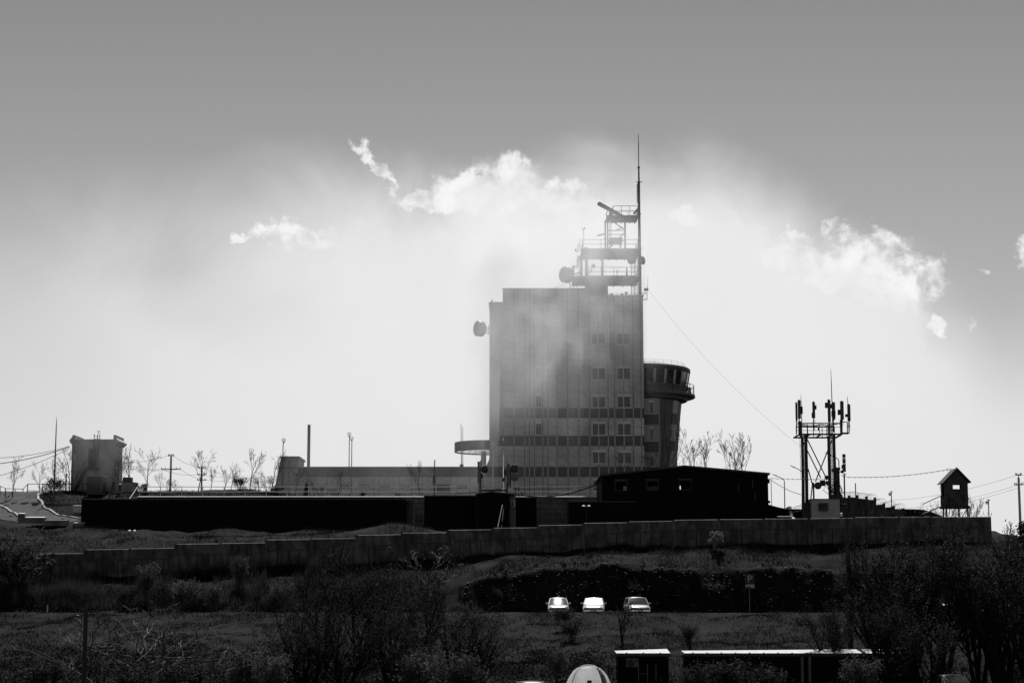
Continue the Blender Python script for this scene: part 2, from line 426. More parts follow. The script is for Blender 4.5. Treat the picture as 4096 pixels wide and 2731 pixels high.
def terrain():
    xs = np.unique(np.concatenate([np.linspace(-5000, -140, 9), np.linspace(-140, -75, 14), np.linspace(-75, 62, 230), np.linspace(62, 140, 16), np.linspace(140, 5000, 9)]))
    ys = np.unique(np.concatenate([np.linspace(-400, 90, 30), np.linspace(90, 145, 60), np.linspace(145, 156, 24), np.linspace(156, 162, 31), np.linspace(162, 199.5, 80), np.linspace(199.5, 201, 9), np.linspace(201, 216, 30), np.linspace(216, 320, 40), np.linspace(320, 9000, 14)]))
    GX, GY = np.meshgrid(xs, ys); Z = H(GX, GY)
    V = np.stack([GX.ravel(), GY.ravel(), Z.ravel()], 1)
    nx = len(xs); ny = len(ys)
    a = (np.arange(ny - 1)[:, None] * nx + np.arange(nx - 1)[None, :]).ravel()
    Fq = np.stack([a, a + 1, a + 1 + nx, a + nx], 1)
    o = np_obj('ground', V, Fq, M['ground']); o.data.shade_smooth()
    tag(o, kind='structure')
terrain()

def strip(name, pts, mat_, lift=.03, seg=.8):
    """a road laid on the ground; pts are (xleft, yleft, xright, yright) stations"""
    V = []; Fq = []
    rows = []
    for a, b in zip(pts[:-1], pts[1:]):
        n = max(2, int(math.hypot(b[0] - a[0], b[1] - a[1]) / seg))
        for k in range(n): rows.append([a[i] + (b[i] - a[i]) * k / n for i in range(4)])
    rows.append(pts[-1]); m = 7
    for r in rows:
        for k in range(m):
            t = k / (m - 1); V.append((r[0] + (r[2] - r[0]) * t, r[1] + (r[3] - r[1]) * t))
    xy = np.array(V); z = H(xy[:, 0], xy[:, 1]) + lift
    for i in range(len(rows) - 1):
        for k in range(m - 1):
            a = i * m + k; Fq.append((a, a + 1, a + m + 1, a + m))
    return tag(np_obj(name, np.column_stack([xy, z]), Fq, mat_), kind='structure')
strip('road', [(-75, 148.4, -75, 155.2), (60, 148.4, 60, 155.2)], M['asphalt'])

# the service road on the west slope, with its kerbs
def gp(px, D, py=2030): return (XX(px, D, py), D)
def line(*p): return p
inner = [gp(-140, 200), gp(0, 203.5), gp(70, 205), gp(105, 207), gp(120, 210), gp(60, 214)]
road_in = [gp(345, 190.2), gp(300, 192.2), gp(235, 195), gp(185, 198.5), gp(152, 203), gp(150, 207), gp(172, 211), gp(190, 216)]
road_out = [gp(240, 187.5), gp(200, 188.5), gp(120, 189.5), gp(20, 191), gp(-60, 195), gp(-90, 203), gp(-60, 210), gp(-40, 216)]
strip('service_road', [(*a, *b) for a, b in zip(road_out, road_in)], M['asphalt'], .06)
def kerb(name, pts, label, h=.22, w=.22, grp=None):
    root = thing(name, label, 'kerb', (*pts[0], Hs(*pts[0])), grp)
    fine = []
    for a, b in zip(pts[:-1], pts[1:]):
        n = max(1, round(math.hypot(b[0] - a[0], b[1] - a[1]) / 1.0))
        for k in range(n): fine.append((a[0] + (b[0] - a[0]) * k / n, a[1] + (b[1] - a[1]) * k / n))
    fine.append(pts[-1])
    for a, b in zip(fine[:-1], fine[1:]):
        a3 = Vector((*a, Hs(*a))); b3 = Vector((*b, Hs(*b))); d = (b3 - a3)
        nrm = Vector((-d.y, d.x, 0)).normalized() * w / 2
        a3 = a3 + d * .01; b3 = b3 - d * .01
        up = Vector((0, 0, h)); dn = Vector((0, 0, -.3))
        MB().hexa([a3 - nrm + dn, b3 - nrm + dn, b3 + nrm + dn, a3 + nrm + dn, a3 - nrm + up, b3 - nrm + up, b3 + nrm + up, a3 + nrm + up]).build('kerb_stone', M['kerb'], root)
    return root
kerb('kerb', road_in[:7], 'pale kerb curving along the bend of the hill road below the rendered block', grp=None)
kerb('kerb', [gp(-40, 199.5), gp(20, 197.5), gp(60, 195), gp(78, 192.5)], 'short pale kerb on the outer grass island of the hill road')

# ---------------------------------------------------------------- concrete panel wall along the slope
def concrete_wall():
    x0 = XX(WALL_TOPS[0][0], WALL_D, 2140); base = (x0, WALL_D, Hs(x0, WALL_D))
    root = thing('concrete_wall', 'long grey precast concrete panel wall stepping up the slope', 'wall', base)
    pw = XX(WALL_TOPS[1][0], WALL_D, 2140) - x0
    w = pw - .20; hgt = 3.2
    m = MB(); th = -.075
    m.box(0, w, th, .02, -.86, 0)
    for k in range(4): m.box(w * k / 4 + (.045 if k else 0), w * (k + 1) / 4 - (.045 if k < 3 else 0), th + .012, .02, -hgt, -.94)
    src = m.build('panel', M['concrete'], root); pm = src.data; bpy.data.objects.remove(src)
    # vertices were made relative to the root; undo by shifting to local space
    pm.transform(Matrix.Translation(Vector(base)))
    q = MB(); q.box(-.1, .1, -.12, .10, -3.3, .03); srcp = q.build('post', M['concrete'], root); qm = srcp.data; bpy.data.objects.remove(srcp)
    qm.transform(Matrix.Translation(Vector(base)))
    cp = MB(); cp.hexa([Vector(p) for p in ((0, -.085, .002), (w, -.085, .002), (w, .115, .002), (0, .115, .002), (0, -.085, .012), (w, -.085, .012), (w, .115, .06), (0, .115, .06))]); srcc = cp.build('coping', M['concrete'], root); cm = srcc.data; bpy.data.objects.remove(srcc)
    cm.transform(Matrix.Translation(Vector(base)))
    bk = MB(); bk.box(.02, w - .02, .022, .09, -hgt, -.02); srcb = bk.build('panel_back', M['joint'], root); bm_ = srcb.data; bpy.data.objects.remove(srcb)
    bm_.transform(Matrix.Translation(Vector(base)))
    n = len(WALL_TOPS)
    for i, (px, py) in enumerate(WALL_TOPS):
        X = x0 + i * pw; zt = ZZ(py, WALL_D)
        nxt = WALL_TOPS[i + 1][1] if i + 1 < n else py
        tilt = -.012 if nxt < py - 2 else -.004
        p = inst(pm, 'panel', root, (X + .1 - base[0], random.uniform(-.02, .02), zt - base[2]), (0, tilt, 0))
        c = inst(cm, 'coping', root, p.location, (0, tilt, 0)); inst(bm_, 'panel_back', root, p.location, (0, tilt, 0))
        prev = ZZ(WALL_TOPS[i - 1][1], WALL_D) if i else zt
        inst(qm, 'post', root, (X - base[0], 0, max(zt, prev) - base[2]))
    inst(qm, 'post', root, (x0 + n * pw - base[0], 0, ZZ(2069, WALL_D) - base[2]))
concrete_wall()

# ---------------------------------------------------------------- the control tower block
DT = 220.0
def fx(d): return XX(1800 + .5741 * d, DT, 1550)
def fz(d): return ZZ(1100 + .5741 * d, DT)
GZ = 12.0
def rect_minus(r, holes):
    out = [r]
    for h in holes:
        nxt = []
        for (a, b, c, d) in out:
            if h[0] >= b or h[1] <= a or h[2] >= d or h[3] <= c: nxt.append((a, b, c, d)); continue
            if h[0] > a: nxt.append((a, h[0], c, d))
            if h[1] < b: nxt.append((h[1], b, c, d))
            aa, bb = max(a, h[0]), min(b, h[1])
            if h[2] > c: nxt.append((aa, bb, c, h[2]))
            if h[3] < d: nxt.append((aa, bb, h[3], d))
        out = nxt
    return [q for q in out if q[1] - q[0] > .07 and q[3] - q[2] > .07]
def window(root, x0, x1, z0, z1, y, panes=2, split=.46, box=True, pane_mat='glass', deep=.14, name='window', fw=.07):
    """frame ring with mullion and roller box; panes set back; y is the wall plane"""
    m = MB(); ya, yb = y + .02, y + deep
    m.box(x0, x0 + fw, ya, yb, z0, z1); m.box(x1 - fw, x1, ya, yb, z0, z1); m.box(x0 + fw, x1 - fw, ya, yb, z1 - fw, z1); m.box(x0 + fw, x1 - fw, ya, yb, z0, z0 + fw)
    zt = z1 - fw
    if box: m.box(x0 + fw, x1 - fw, ya + .01, yb, z1 - fw - .22, z1 - fw); zt -= .22
    m.box(x0 - .05, x1 + .05, y - .10, y + .05, z0 - .06, z0 - .002)
    if panes == 2:
        xm = x0 + (x1 - x0) * split; m.box(xm - .05, xm + .05, ya, yb, z0 + fw, zt)
        cells = [(x0 + fw, xm - .05), (xm + .05, x1 - fw)]
    else: cells = [(x0 + fw, x1 - fw)]
    f = m.build(name, M['frame'], root)
    for a, b in cells:
        MB().box(a + .003, b - .003, yb - .05, yb - .02, z0 + fw + .003, zt - .003).build('pane', M[pane_mat], f)
    return f

def control_tower():
    root = thing('control_tower', 'tall pale panelled control tower block with three dark bands, half veiled by mist', 'tower', (fx(860), DT, GZ))
    yb = DT + 13
    xl, xr = fx(370), fx(1352); xs_ = fx(966)
    zl, zr = fz(100), fz(145)
    m = MB(); m.box(xl + .05, xs_, DT + .07, yb, GZ - 1, zl - .02); m.box(xs_ + .002, xr - .02, DT + .07, yb, GZ - 1, zr - .02)
    m.build('core', M['joint'], root)
    c = MB(); c.box(xl - .12, xs_ + .05, DT - .14, DT + .5, zl, zl + .14); c.build('roof_coping', M['facade_plain'], root)
    c = MB(); c.box(xs_ + .06, xr + .08, DT - .12, DT + .5, zr, zr + .10); c.build('roof_coping', M['facade_plain'], root)
    # the set-back stair block on the left
    s = MB(); s.box(fx(272), xl - .05, DT + 3.0, DT + 12, GZ - 1, fz(166)); s.build('stair_block', M['facade_plain'], root)
    s = MB(); s.box(fx(272) - .08, xl - .14, DT + 2.9, DT + 12.1, fz(166) + .002, fz(160)); s.build('roof_coping', M['trim'], root)
    s = MB(); s.box(xl - .06, xl + .045, DT + .06, DT + 12.9, fz(1070), zl - .03); s.build('return_wall', M['facade_plain'], root)
    cols = [370, 445, 520, 553, 587, 645, 682, 744, 820, 896, 972, 1036, 1101, 1146, 1211, 1276, 1330, 1352]
    rows = [98, 250, 364, 477, 588, 700, 814, 926, 995, 1058, 1120, 1190, 1262, 1335, 1405, 1530]
    dark = {7, 10, 13}
    wins = []
    for (a, b), ys in (((594, 640), [(443, 510), (632, 727), (824, 921), (1017, 1115)]),
                       ((988, 1085), [(403, 482), (632, 729), (829, 925), (1018, 1117), (1216, 1314), (1412, 1505)]),
                       ((1164, 1260), [(405, 483), (632, 729), (829, 925), (1018, 1117), (1218, 1314), (1412, 1505)])):
        for (t, u) in ys: wins.append((fx(a), fx(b), fz(u), fz(t)))
    g = .012
    for r in range(len(rows) - 1):
        z1, z0 = fz(rows[r]), fz(rows[r + 1])
        if r == len(rows) - 2: z0 = GZ
        for k in range(len(cols) - 1):
            a, b = fx(cols[k]), fx(cols[k + 1])
            top = z1
            if r == 0 and cols[k] >= 966: top = fz(143)
            if r == 0 and cols[k] == 896: b = fx(966)
            holes = wins
            gg = .034 if r not in dark else .075
            for q in rect_minus((a + gg, b - gg, z0 + g, top - g), holes):
                off = random.uniform(-.012, .012)
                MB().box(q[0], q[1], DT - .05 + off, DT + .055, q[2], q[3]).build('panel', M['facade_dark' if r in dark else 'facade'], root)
            if r in dark and k:
                MB().box(a - .07, a + .07, DT - .06, DT + .05, z0 + g, z1 - g).build('strip', M['trim'], root)
    for i, wdw in enumerate(wins):
        n = 1 if i < 4 else 2
        window(root, wdw[0] + .01, wdw[1] - .01, wdw[2] + .01, wdw[3] - .01, DT - .03, n, .46, box=(i not in (0, 4, 10)), pane_mat='blind' if i == 0 else 'glass')
        if i >= 4:   # pale surround
            a, b, c0, d = wdw; 
            for e0, e1 in ((a - .16, a - .01), (b + .01, b + .16)): MB().box(e0, e1, DT - .09, DT - .07, c0 - .1, d + .12).build('window_surround', M['facade_plain'], root)
    # flared foot of the facade on the left
    def le(d): return fx(365 + (165 - 365) * (d - 1075) / (1530 - 1075))
    fr = [1075, 1120, 1190, 1262, 1335, 1405, 1470, 1530]
    for i in range(len(fr) - 1):
        z1, z0 = fz(fr[i]) - g, fz(fr[i + 1]) + g
        xi = xl - .03
        xa1, xa0 = min(le(fr[i]), xi - .04), le(fr[i + 1])
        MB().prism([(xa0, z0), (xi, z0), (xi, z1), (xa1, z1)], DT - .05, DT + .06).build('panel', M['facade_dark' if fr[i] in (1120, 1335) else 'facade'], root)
    MB().prism([(le(1530), GZ), (xl, GZ), (xl, fz(1078)), (le(1075) - .05, fz(1078))], DT + .07, DT + 2.2).build('foot_core', M['joint'], root)
    e = MB(); e.hexa([Vector((le(1530) - .16, DT - .1, GZ)), Vector((le(1530), DT - .1, GZ)), Vector((le(1530), DT + 2.3, GZ)), Vector((le(1530) - .16, DT + 2.3, GZ)),
                      Vector((le(1075) - .16, DT - .1, fz(1070))), Vector((le(1075) + .02, DT - .1, fz(1070))), Vector((le(1075) + .02, DT + 2.3, fz(1070))), Vector((le(1075) - .16, DT + 2.3, fz(1070)))])
    e.build('edge_fin', M['trim'], root)
    # big drum dish on the left wall, small aerials on the stair block
    dm = drum_dish(root, Vector((fx(222), DT + 3.5, fz(345))), Vector((-.86, -.5, .02)), .93, .75)
    b = MB()
    for dz in (-.35, .1): b.rod((fx(240), DT + 3.8, fz(350) + dz), (fx(275), DT + 4.0, fz(350) + dz), .05)
    b.rod((fx(264), DT + 3.8, fz(385)), (fx(264), DT + 3.8, fz(318)), .06); b.build('bracket', M['steel'], root)
    a = MB(); zt = fz(160)
    for d, t in ((268, 150), (285, 120), (292, 128), (318, 146)): a.rod((fx(d), DT + 5, zt - .1), (fx(d), DT + 5, fz(t)), .035)
    a.rod((fx(262), DT + 5, fz(153)), (fx(325), DT + 5, fz(153)), .04); a.box(fx(286), fx(296), DT + 4.9, DT + 5.1, fz(140), fz(134)); a.build('aerial', M['steel'], root)
    # floodlight arm and whip aerial on the right roof corner
    a = MB(); a.rod((fx(1335), DT + .6, fz(122)), (fx(1378), DT + .6, fz(121)), .05); a.rod((fx(1350), DT + .6, fz(164)), (fx(1382), DT + .6, fz(164)), .05); a.rod((fx(1382), DT + .6, fz(166)), (fx(1382), DT + .6, fz(108)), .035)
    a.rod((fx(1384), DT + .6, fz(105)), (fx(1391), DT + .6, fz(0)), .03, .015); a.box(fx(1362), fx(1390), DT + .3, DT + .8, fz(104), fz(88)); a.build('floodlight_arm', M['steel_dark'], root)
    a = MB()
    for d, hh in ((1133, 20), (1206, 22), (1236, 34)):
        a.rod((fx(d), DT + .8, zr), (fx(d), DT + .8, fz(145 - hh * .6)), .03); a.box(fx(d - 9), fx(d + 9), DT + .6, DT + .9, fz(145 - hh * .55), fz(145 - hh))
    a.build('roof_lamp', M['steel'], root)
    a = MB()
    a.rod((fx(972), DT + .7, fz(122)), (fx(1345), DT + .7, fz(122)), .025)
    for d in range(990, 1350, 60): a.rod((fx(d), DT + .7, zr), (fx(d), DT + .7, fz(122)), .02)
    a.build('roof_rail', M['steel'], root)
    return root
def drum_dish(root, c, axis, r, depth, mat_='dish', name='dish'):
    ax = axis.normalized()
    o = MB().lathe(c, [(.001, -depth * .55), (r * .55, -depth * .45), (r * .97, 0), (r * 1.0, .02), (r, depth), (r * .97, depth + .03), (.001, depth + .10)], 22, ax).build(name, M[mat_], root, True)
    return o
def flat_dish(root, c, axis, r, mat_='dish', name='dish'):
    ax = Vector(axis).normalized()
    return MB().lathe(c, [(.001, -r * .38), (r * .5, -r * .30), (r, 0), (r * 1.02, .03), (r * .97, .07), (.001, .09)], 20, ax).build(name, M[mat_], root, True)
control_tower()

# ---------------------------------------------------------------- steel radar frame on the roof
def radar_frame():
    k = .4785   # region scale: photograph px = 2200 + k*d, 500 + k*d
    D1, D2 = DT + 1.2, DT + 6.5
    def X(d, D=D1): return XX(2200 + k * d, D, 1000)
    def Z(d, D=D1): return ZZ(500 + k * d, D)
    root = thing('radar_frame', 'tall steel frame of platforms with a rotating radar bar on the tower roof', 'radar frame', (X(520), D1, fz(100)))
    def deck(name, x0, x1, zt, th, y0, y1, mt='steel'):
        MB().box(x0, x1, y0, y1, zt - th, zt).build(name, M[mt], root)
        n = 7
        for i in range(n):
            xx = x0 + (x1 - x0) * (i + .5) / n
            MB().box(xx - .05, xx + .05, y0 + .1, y1 - .1, zt - th - .16, zt - th - .003).build('joist', M[mt], root)
    def rail(x0, x1, z, h, y0, y1, n):
        m = MB(); pts = [(x0, y0), (x1, y0), (x1, y1), (x0, y1)]
        for a, b in ((0, 1), (1, 2), (2, 3), (3, 0)):
            p, q = pts[a], pts[b]
            for f in (1, .5): m.rod((p[0], p[1], z + h * f), (q[0], q[1], z + h * f), .032, n=5)
            c = n if a in (0, 2) else 2
            for i in range(c): m.rod((p[0] + (q[0] - p[0]) * i / c, p[1] + (q[1] - p[1]) * i / c, z), (p[0] + (q[0] - p[0]) * i / c, p[1] + (q[1] - p[1]) * i / c, z + h), .03, n=5)
        m.build('guard_rail', M['steel'], root)
    # lower, middle and top decks
    deck('deck', X(190), X(745), Z(1268), .22, D1 - .6, D2); rail(X(320), X(740), Z(1268), 1.05, D1 - .5, D2 - .2, 4)
    deck('deck', X(262), X(750), Z(1040), .24, D1 - .6, D2); rail(X(272), X(735), Z(1040), 1.1, D1 - .5, D2 - .2, 3)
    deck('deck', X(475), X(740), Z(758), .2, D1 - .3, D1 + 3.2); rail(X(530), X(738), Z(758), 1.15, D1 - .2, D1 + 3.0, 3)
    # machinery cabin under the lower deck
    MB().box(X(322), X(482), D1 + .2, D1 + 4, zr_roof(), Z(1290)).build('cabin', M['facade_dark'], root)
    # posts
    def post(d, z0, z1, D, w=.13, name='post', mt='steel'):
        MB().box(X(d) - w, X(d) + w, D - w, D + w, Z(z0), Z(z1)).build(name, M[mt], root)
    post(302, 1375, 1030, D1 - .5, .18); post(278, 1265, 1050, D2 - .5, .11); post(446, 1262, 1050, D1 + 2.5, .12); post(262, 1265, 1050, D2 - 1.5, .08)
    post(350, 1375, 1268, D2 - .4, .1)
    for d in (473, 483): post(d, 1035, 760, D1 + (.1 if d == 483 else 2.8), .09)
    for d in (628, 642): post(d, 1035, 760, D1 + (.1 if d == 628 else 2.8), .08)
    b = MB()
    def br(d0, z0, d1, z1, r=.05, D=D1): b.rod((X(d0), D, Z(z0)), (X(d1), D, Z(z1)), r, n=5)
    br(510, 795, 620, 870, .07); br(490, 1035, 620, 905, .07); br(488, 882, 625, 882); br(488, 915, 620, 915); br(488, 970, 625, 970); br(540, 885, 600, 862, .06)
    br(488, 800, 622, 800); br(395, 928, 465, 908, .09); br(470, 760, 483, 720, .06)
    b.build('bracing', M['steel'], root)
    for (d0, d1, z0, z1) in ((505, 600, 975, 935), (500, 600, 1035, 985)):
        m = MB(); m.box(X(d0), X(d0) + .14, D1 + .6, D1 + .8, Z(z0 + 40), Z(z0)); m.box(X(d1) - .14, X(d1), D1 + .6, D1 + .8, Z(z0 + 40), Z(z0)); m.box(X(d0) - .1, X(d1) + .1, D1 + .4, D1 + 2, Z(z0), Z(z1) if z1 == 935 else Z(z0) + .12)
        m.build('equipment_stand', M['steel'], root)
    # ladders (stairs) at the right
    for (z0, z1) in ((1425, 1270), (1265, 1045)):
        m = MB()
        for d in (678, 705): m.rod((X(d), D1 + .2, Z(z0)), (X(d), D1 + .2, Z(z1)), .04, n=5)
        for i in range(11): m.rod((X(678), D1 + .2, Z(z0) + (Z(z1) - Z(z0)) * (i + .5) / 11), (X(705), D1 + .2, Z(z0) + (Z(z1) - Z(z0)) * (i + .5) / 11), .03, n=5)
        for d in (722, 735): m.rod((X(d), D1 + 1.4, Z(z0)), (X(d), D1 + 1.4, Z(z1)), .04, n=5)
        m.build('ladder', M['steel_dark'], root)['kind'] = 'stuff'
    m = MB()
    for d in (508, 522): m.rod((X(d), D1 + 2.5, Z(930)), (X(d), D1 + 2.5, Z(765)), .03, n=5)
    for i in range(9): m.rod((X(508), D1 + 2.5, Z(930 - 18 * i)), (X(522), D1 + 2.5, Z(930 - 18 * i)), .025, n=5)
    m.build('ladder', M['steel'], root)
    # mast
    m = MB(); xm = X(745); p = lambda z: (xm, D1 - .7, Z(z))
    m.path([p(1430), p(1040)], .20, 10); m.path([p(1040), p(490)], [.18, .14], 10); m.path([p(490), p(365)], [.10, .09], 8); m.path([p(365), p(160)], [.055, .05], 7); m.path([p(160), p(90)], [.035, .03], 6)
    for z, r in ((1040, .26), (755, .24), (490, .22), (366, .17), (1205, .24)): m.lathe(p(z), [(.05, -.16), (r, -.04), (r, .04), (.05, .16)], 10)
    m.build('mast', M['steel_dark'], root)
    m = MB()
    for i in range(12):
        z = 515 + i * 14; m.rod((X(724), D1 - .7, Z(z)), (X(741), D1 - .7, Z(z)), .035, n=5)
    m.rod((X(733), D1 - .7, Z(660)), (X(733), D1 - .7, Z(505)), .05); m.rod((X(722), D1 - .7, Z(486)), (X(778), D1 - .7, Z(486)), .03, n=5); m.rod((X(751), D1 - .7, Z(495)), (X(751), D1 - .7, Z(448)), .025, n=5)
    m.box(X(736), X(752), D1 - 1.0, D1 - .4, Z(610), Z(530)); m.build('mast_aerial', M['steel_dark'], root)
    m = MB(); m.rod((X(700), D1 - .4, Z(752)), (X(738), D1 - .6, Z(708)), .14, n=6); m.build('mast_stay', M['steel_dark'], root)
    # radar bar on its turning gear
    MB().box(X(500), X(528), D1 + .8, D1 + 1.5, Z(756), Z(715)).build('turning_gear', M['steel'], root)
    a = Vector((X(408), D1 + .2, Z(655))); c = Vector((X(618), D1 + 2.2, Z(735)))
    d = (c - a).normalized(); sde = Vector((-d.y, d.x, 0)).normalized() * .22; up = d.cross(sde.normalized()) * .24
    if up.z < 0: up = -up
    MB().hexa([a - sde - up * .6, c - sde - up * .6, c + sde - up * .6, a + sde - up * .6, a - sde + up * .9, c - sde + up * .6, c + sde + up * .6, a + sde + up * .9]).build('radar_bar', M['antenna'], root)
    # dishes
    drum_dish(root, Vector((X(165), D1 + 3, Z(1218))), Vector((-.78, -.62, .0)), .98, .8)
    m = MB(); m.rod((X(175), D1 + 3, Z(1218)), (X(262), D1 + 3.2, Z(1190)), .07); m.rod((X(175), D1 + 3.2, Z(1250)), (X(262), D1 + 3.2, Z(1235)), .06); m.rod((X(205), D1 + 3, Z(1265)), (X(205), D1 + 3, Z(1150)), .07)
    m.lathe((X(205), D1 + 3, Z(1165)), [(.10, 0), (.14, .1), (.26, .35), (.22, .36), (.1, .12)], 12); m.rod((X(178), D1 + 2.4, Z(1370)), (X(168), D1 + 2.4, Z(1280)), .05); m.rod((X(188), D1 + 2.4, Z(1370)), (X(250), D1 + 2.4, Z(1180)), .04); m.build('bracket', M['steel'], root)
    flat_dish(root, Vector((X(678), D1 - .9, Z(1140))), (-.3, -.95, .1), .55); flat_dish(root, Vector((X(770), D1 - .4, Z(1138))), (.75, -.65, .0), .50); flat_dish(root, Vector((X(362), D1 + .2, Z(1176))), (.5, -.85, .1), .27)
    # slender poles at the left side
    m = MB(); m.rod((X(285), D1 + 1, Z(1035)), (X(285), D1 + 1, Z(855)), .035); m.rod((X(285), D1 + 1, Z(862)), (X(298), D1 + 1, Z(842)), .06); m.rod((X(285), D1 + 1, Z(862)), (X(270), D1 + 1, Z(852)), .04)
    m.rod((X(255), D1 + 2, Z(1030)), (X(255), D1 + 2, Z(925)), .04); m.rod((X(237), D1 + 2, Z(1030)), (X(240), D1 + 2, Z(965)), .05); m.box(X(212), X(226), D1 + 2, D1 + 2.2, Z(1028), Z(1010)); m.rod((X(220), D1 + 2.1, Z(1028)), (X(245), D1 + 2.1, Z(1035)), .03)
    for d in (232, 244): m.rod((X(d), D1 + 4, Z(1150)), (X(d + 10), D1 + 4, Z(1040)), .06)
    m.build('aerial', M['steel'], root)
    m = MB()
    for d in (345, 350): m.rod((X(d - 15), D1 - .3, Z(1242)), (X(d), D1 - .3, Z(1200)), .04)
    m.rod((X(558), D1 - .4, Z(1262)), (X(558), D1 - .4, Z(1212)), .04); m.box(X(632), X(646), D1 - .5, D1 - .2, Z(1262), Z(1240)); m.rod((X(640), D1 - .4, Z(1240)), (X(642), D1 - .4, Z(1202)), .05); m.box(X(430), X(440), D1 - .5, D1 - .3, Z(1258), Z(1200))
    m.build('deck_equipment', M['steel_dark'], root)
def zr_roof(): return fz(145) + .02
radar_frame()

# ---------------------------------------------------------------- round control room tower at the right flank
def round_tower():
    k = .3509
    Dc = 231.0; xc = XX(2545, Dc, 1600)
    s = F / Dc / 1.0
    def R(d): return (2500 + k * d - 2545) / (F * CT / Dc * 1.012)     # radius whose silhouette falls at display column d
    def Z(d, D=Dc): return ZZ(1350 + k * d, D)
    root = thing('round_tower', 'round glazed control room tower with walkway beside the pale block', 'tower', (xc, Dc, GZ))
    n = 32
    rt, rb = R(640), R(578)
    zt, zb = Z(745), GZ
    # shaft: flared ring of sixteen panels per storey, alternately light and dark
    rings = [(Z(1640), 'facade_dark'), (Z(1490), 'facade_plain'), (Z(1310), 'facade_dark'), (Z(1200), 'facade_plain'), (Z(1010), 'facade_dark'), (Z(895), 'facade_plain'), (zt, None)]
    def rad(z): return rb + (rt - rb) * max(0, min(1, (z - Z(1450)) / (zt - Z(1450)))) ** 1.2
    nseg = 27
    MB().lathe((xc, Dc, 0), [(rb - .2, zb - 1)] + [(rad(zb + (zt - zb) * i / 10) - .12, zb + (zt - zb) * i / 10) for i in range(11)], 40).build('shaft', M['joint'], root)
    for i in range(len(rings) - 1):
        z0, mt = rings[i]; z1 = rings[i + 1][0]
        for j in range(nseg):
            a0 = 2 * math.pi * (j + .03) / nseg; a1 = 2 * math.pi * (j + .97) / nseg
            if math.sin((a0 + a1) / 2) > .35: continue             # the far side is never seen
            rib = j % 3 == 0
            o = .10 if rib else 0
            p = []
            for z in (z0 + .02, z1 - .02):
                r = rad(z) + o
                p += [Vector((xc + rr * math.cos(a), Dc + rr * math.sin(a), z)) for rr, a in ((r, a0), (r, a1), (r - .2 - o, a1), (r - .2 - o, a0))]
            MB().hexa(p).build('panel', M[mt if not (mt == 'facade_plain' and not rib) else 'facade_dark'], root)
    # flat window bay next to the block
    xa, xb = XX(2577, DT + 4.3, 1650), XX(2634, DT + 4.3, 1650)
    y0 = DT + 4.3
    MB().box(xa - .5, xb, y0, y0 + 5, GZ - 1, Z(700, y0)).build('bay_core', M['joint'], root)
    zs = [(690, 880, 'facade_plain'), (880, 988, 'facade_dark'), (990, 1190, 'facade_plain'), (1190, 1300, 'facade_dark'), (1302, 1480, 'facade_plain'), (1482, 1600, 'facade_dark')]
    for a, b, mt in zs:
        q = (xa, xb - .02, Z(b, y0) + .02, Z(a, y0) - .02)
        if mt == 'facade_plain':
            wv = (xa + .55, xb - .55, Z(b, y0) + .05, Z(a + 22, y0))
            for r in rect_minus(q, [wv]): MB().box(r[0], r[1], y0 - .1, y0 - .003, r[2], r[3]).build('panel', M[mt], root)
            window(root, wv[0] + .01, wv[1] - .01, wv[2] + .07, wv[3] - .01, y0 - .12, 1)
        else: MB().box(q[0], q[1], y0 - .1, y0 - .003, q[2], q[3]).build('panel', M[mt], root)
    MB().box(xb - .004, xb + .16, y0 - .16, y0 + 5, GZ - 1, Z(700, y0)).build('bay_edge', M['trim'], root)
    # walkway slab
    rB = R(803)
    zB0, zB1 = Z(735), Z(690)
    MB().lathe((xc, Dc, 0), [(rt - .3, zB0 + .02), (rB - 1.0, zB0 + .02), (rB - .9, zB0 + .25), (rB - .03, zB0 + .45), (rB, zB0 + .47), (rB, zB1 + .25), (rB - .1, zB1 + .27), (rt - .3, zB1 + .27)], 48).build('walkway', M['facade_dark'], root)
    # parapet of the room and slanted glazing
    rp0, rp1, rg1 = R(705), R(718), R(742)
    zp = Z(575); zg = Z(425)
    MB().lathe((xc, Dc, 0), [(rp0, zB1 + .2), (rp1, zp), (rp1 - .3, zp)], 48).build('room_parapet', M['facade_dark'], root)
    nw = 28
    for j in range(nw):
        a0 = 2 * math.pi * (j + .12) / nw + .06; a1 = 2 * math.pi * (j + .88) / nw + .06
        p = []
        for z, r in ((zp + .01, rp1), (zg, rg1)):
            p += [Vector((xc + rr * math.cos(a), Dc + rr * math.sin(a), z)) for rr, a in ((r, a0), (r, a1), (r - .05, a1), (r - .05, a0))]
        MB().hexa(p).build('pane', M['glass'], root)
        am = 2 * math.pi * j / nw + .06
        p = []
        for z, r in ((zp, rp1), (zg + .05, rg1)):
            for rr, da in ((r + .06, -.024), (r + .06, .024), (r - .1, .024), (r - .1, -.024)): p.append(Vector((xc + rr * math.cos(am + da), Dc + rr * math.sin(am + da), z)))
        MB().hexa(p).build('mullion', M['facade_plain'], root)
    # interior core so the glazing reads dark
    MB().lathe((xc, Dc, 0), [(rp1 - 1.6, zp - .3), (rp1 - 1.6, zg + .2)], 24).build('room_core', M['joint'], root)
    rr = R(752)
    MB().lathe((xc, Dc, 0), [(rg1 - .4, zg), (rg1 + .02, zg), (rg1 + .08, zg + .12), (rr, zg + .18), (rr, zg + .42), (rr - .12, zg + .45), (rr - .12, zg + .62), (rr - .3, zg + .66), (rr * .5, zg + 1.35), (.01, zg + 1.6)], 48).build('room_roof', M['roof_dark'], root)
    MB().lathe((xc, Dc, 0), [(rr - .02, zg + .455), (rr - .02, zg + .53), (rr - .14, zg + .54)], 48).build('roof_flashing', M['offwhite'], root)
